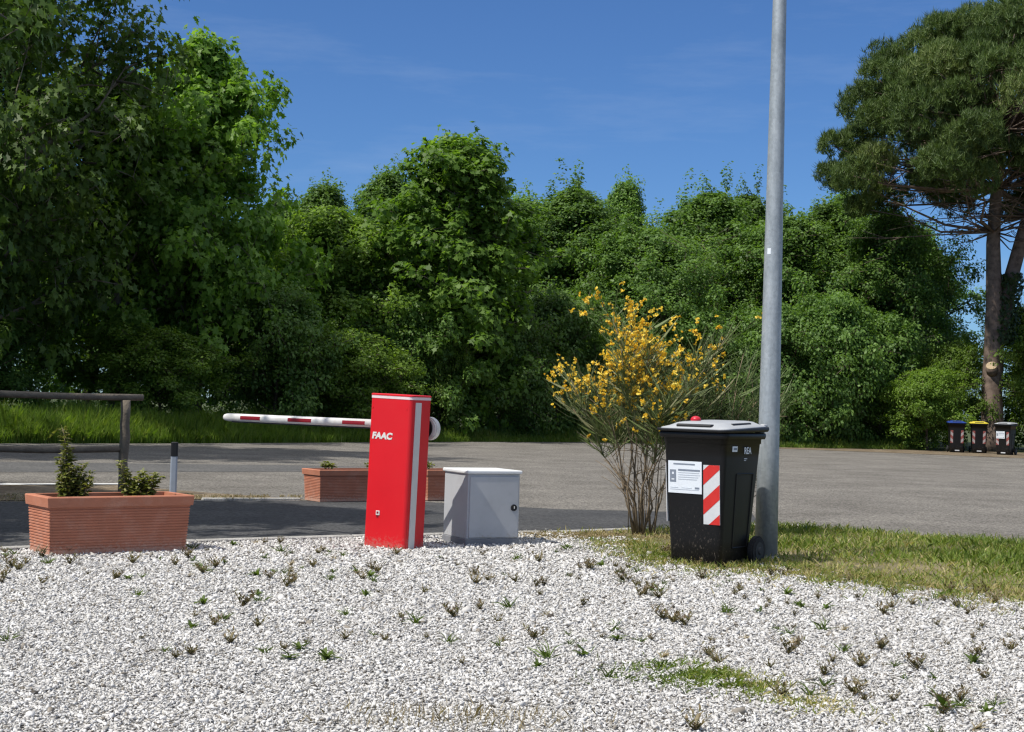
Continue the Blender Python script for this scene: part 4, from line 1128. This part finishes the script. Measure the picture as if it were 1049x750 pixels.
while made < 290:
    y = 5.0+(11.6-5.0)*rw.random()**.72; x = rw.uniform(-.36, .36)*y
    if not inside(np.array([x]), np.array([y]), [(a, b-.15) for a, b in GV])[0]: continue
    dens = .55+.28*(x/(.36*y))+.4*float(pnoise(np.array([x]), np.array([y]), 1.6, 21)[0]) + .25*(y > 8.5)
    if rw.random() > dens: continue
    near = min(math.hypot(x-a, (y-b)) for a, b in spots)
    if near < .05 or (near > .3 and rw.random() < .6): continue
    if abs(x+.7) < .75 and y > 10.95: continue
    if abs(x+2.7) < .55 and 9.95 < y: continue
    spots.append((x, y)); made += 1
    u = rw.random()
    if u < .55: weed('sprig', x, y, rw.uniform(.6, 1.8), 'small brownish weed sprig scattered in the white gravel', 'brown weed sprigs in the gravel')
    elif u < .78: weed('tuft', x, y, rw.uniform(.4, 1.05), 'little green grass tuft scattered in the white gravel', 'small green tufts in the gravel')
    elif u < .92: weed('rosette', x, y, rw.uniform(.4, .8), 'little leafy green weed scattered in the white gravel', 'small leafy weeds in the gravel')
    else: weed('dry', x, y, rw.uniform(.4, .8), 'little dry straw tuft scattered in the white gravel', 'dry tufts in the gravel')

# ------------------------------------------------------------------ light, sky, camera
sun_dir = Vector((-.84, -.54, 0)).normalized()*math.cos(R(55))+Vector((0, 0, math.sin(R(55))))
sl = bpy.data.lights.new('Sun', 'SUN'); sl.energy = 4.2; sl.angle = R(.53); sl.color = (1, .955, .88)
so = link(bpy.data.objects.new('Sun', sl)); so.rotation_euler = sun_dir.to_track_quat('Z', 'Y').to_euler(); so.location = (-20, 5, 30)
w = bpy.data.worlds.new('World'); S.world = w; w.use_nodes = True; nt = w.node_tree
sky = nt.nodes.new('ShaderNodeTexSky'); sky.sky_type = 'NISHITA'; sky.sun_disc = False
sky.sun_elevation = R(55); sky.sun_rotation = math.atan2(sun_dir.x, sun_dir.y)
sky.altitude = 300; sky.air_density = 1.0; sky.dust_density = .15; sky.ozone_density = 3.0
bg = nt.nodes['Background']; bg.inputs['Strength'].default_value = .1
# deeper blue air and faint streaks of cirrus, fixed in the sky itself
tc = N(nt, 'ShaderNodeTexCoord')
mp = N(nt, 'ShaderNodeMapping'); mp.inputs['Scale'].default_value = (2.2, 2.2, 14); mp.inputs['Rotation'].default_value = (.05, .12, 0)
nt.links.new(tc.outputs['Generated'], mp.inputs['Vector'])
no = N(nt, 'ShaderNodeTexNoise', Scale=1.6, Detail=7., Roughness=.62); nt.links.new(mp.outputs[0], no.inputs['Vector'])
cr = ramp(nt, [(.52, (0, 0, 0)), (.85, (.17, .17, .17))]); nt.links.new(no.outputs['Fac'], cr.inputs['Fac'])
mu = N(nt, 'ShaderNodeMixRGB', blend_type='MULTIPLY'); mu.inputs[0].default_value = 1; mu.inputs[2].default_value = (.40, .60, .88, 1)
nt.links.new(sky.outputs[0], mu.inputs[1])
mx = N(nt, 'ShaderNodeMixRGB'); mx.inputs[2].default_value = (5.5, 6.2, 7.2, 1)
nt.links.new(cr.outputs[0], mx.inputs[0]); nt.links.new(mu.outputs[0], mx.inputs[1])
# white veil added above the view to strengthen sky fill, thickening towards zenith
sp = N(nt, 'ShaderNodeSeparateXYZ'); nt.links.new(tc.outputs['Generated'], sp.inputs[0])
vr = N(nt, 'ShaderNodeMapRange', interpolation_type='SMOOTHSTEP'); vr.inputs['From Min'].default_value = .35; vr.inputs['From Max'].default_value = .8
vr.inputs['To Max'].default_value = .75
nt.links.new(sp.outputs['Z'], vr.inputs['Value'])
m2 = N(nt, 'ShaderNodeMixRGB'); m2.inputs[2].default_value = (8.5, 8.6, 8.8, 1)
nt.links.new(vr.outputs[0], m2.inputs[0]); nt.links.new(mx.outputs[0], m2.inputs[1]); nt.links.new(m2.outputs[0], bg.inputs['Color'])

cam = bpy.data.cameras.new('Camera'); co = link(bpy.data.objects.new('Camera', cam))
cam.sensor_width = 36; cam.lens = 36*1500/1049; cam.clip_end = 3000
co.matrix_world = Matrix.Translation((0, 0, 1.12)) @ Matrix.Rotation(R(90+1.55), 4, 'X') @ Matrix.Rotation(R(1.7), 4, 'Z')
S.camera = co
S.view_settings.view_transform = 'Standard'; S.view_settings.look = 'None'; S.view_settings.exposure = .28; S.view_settings.gamma = 1
S.view_settings.use_curve_mapping = False
S.cycles.use_denoising = True
S.cycles.max_bounces = 8; S.cycles.transparent_max_bounces = 4
S.cycles.use_adaptive_sampling = False
S.cycles.sample_clamp_indirect = 4; S.cycles.filter_width = 1.3
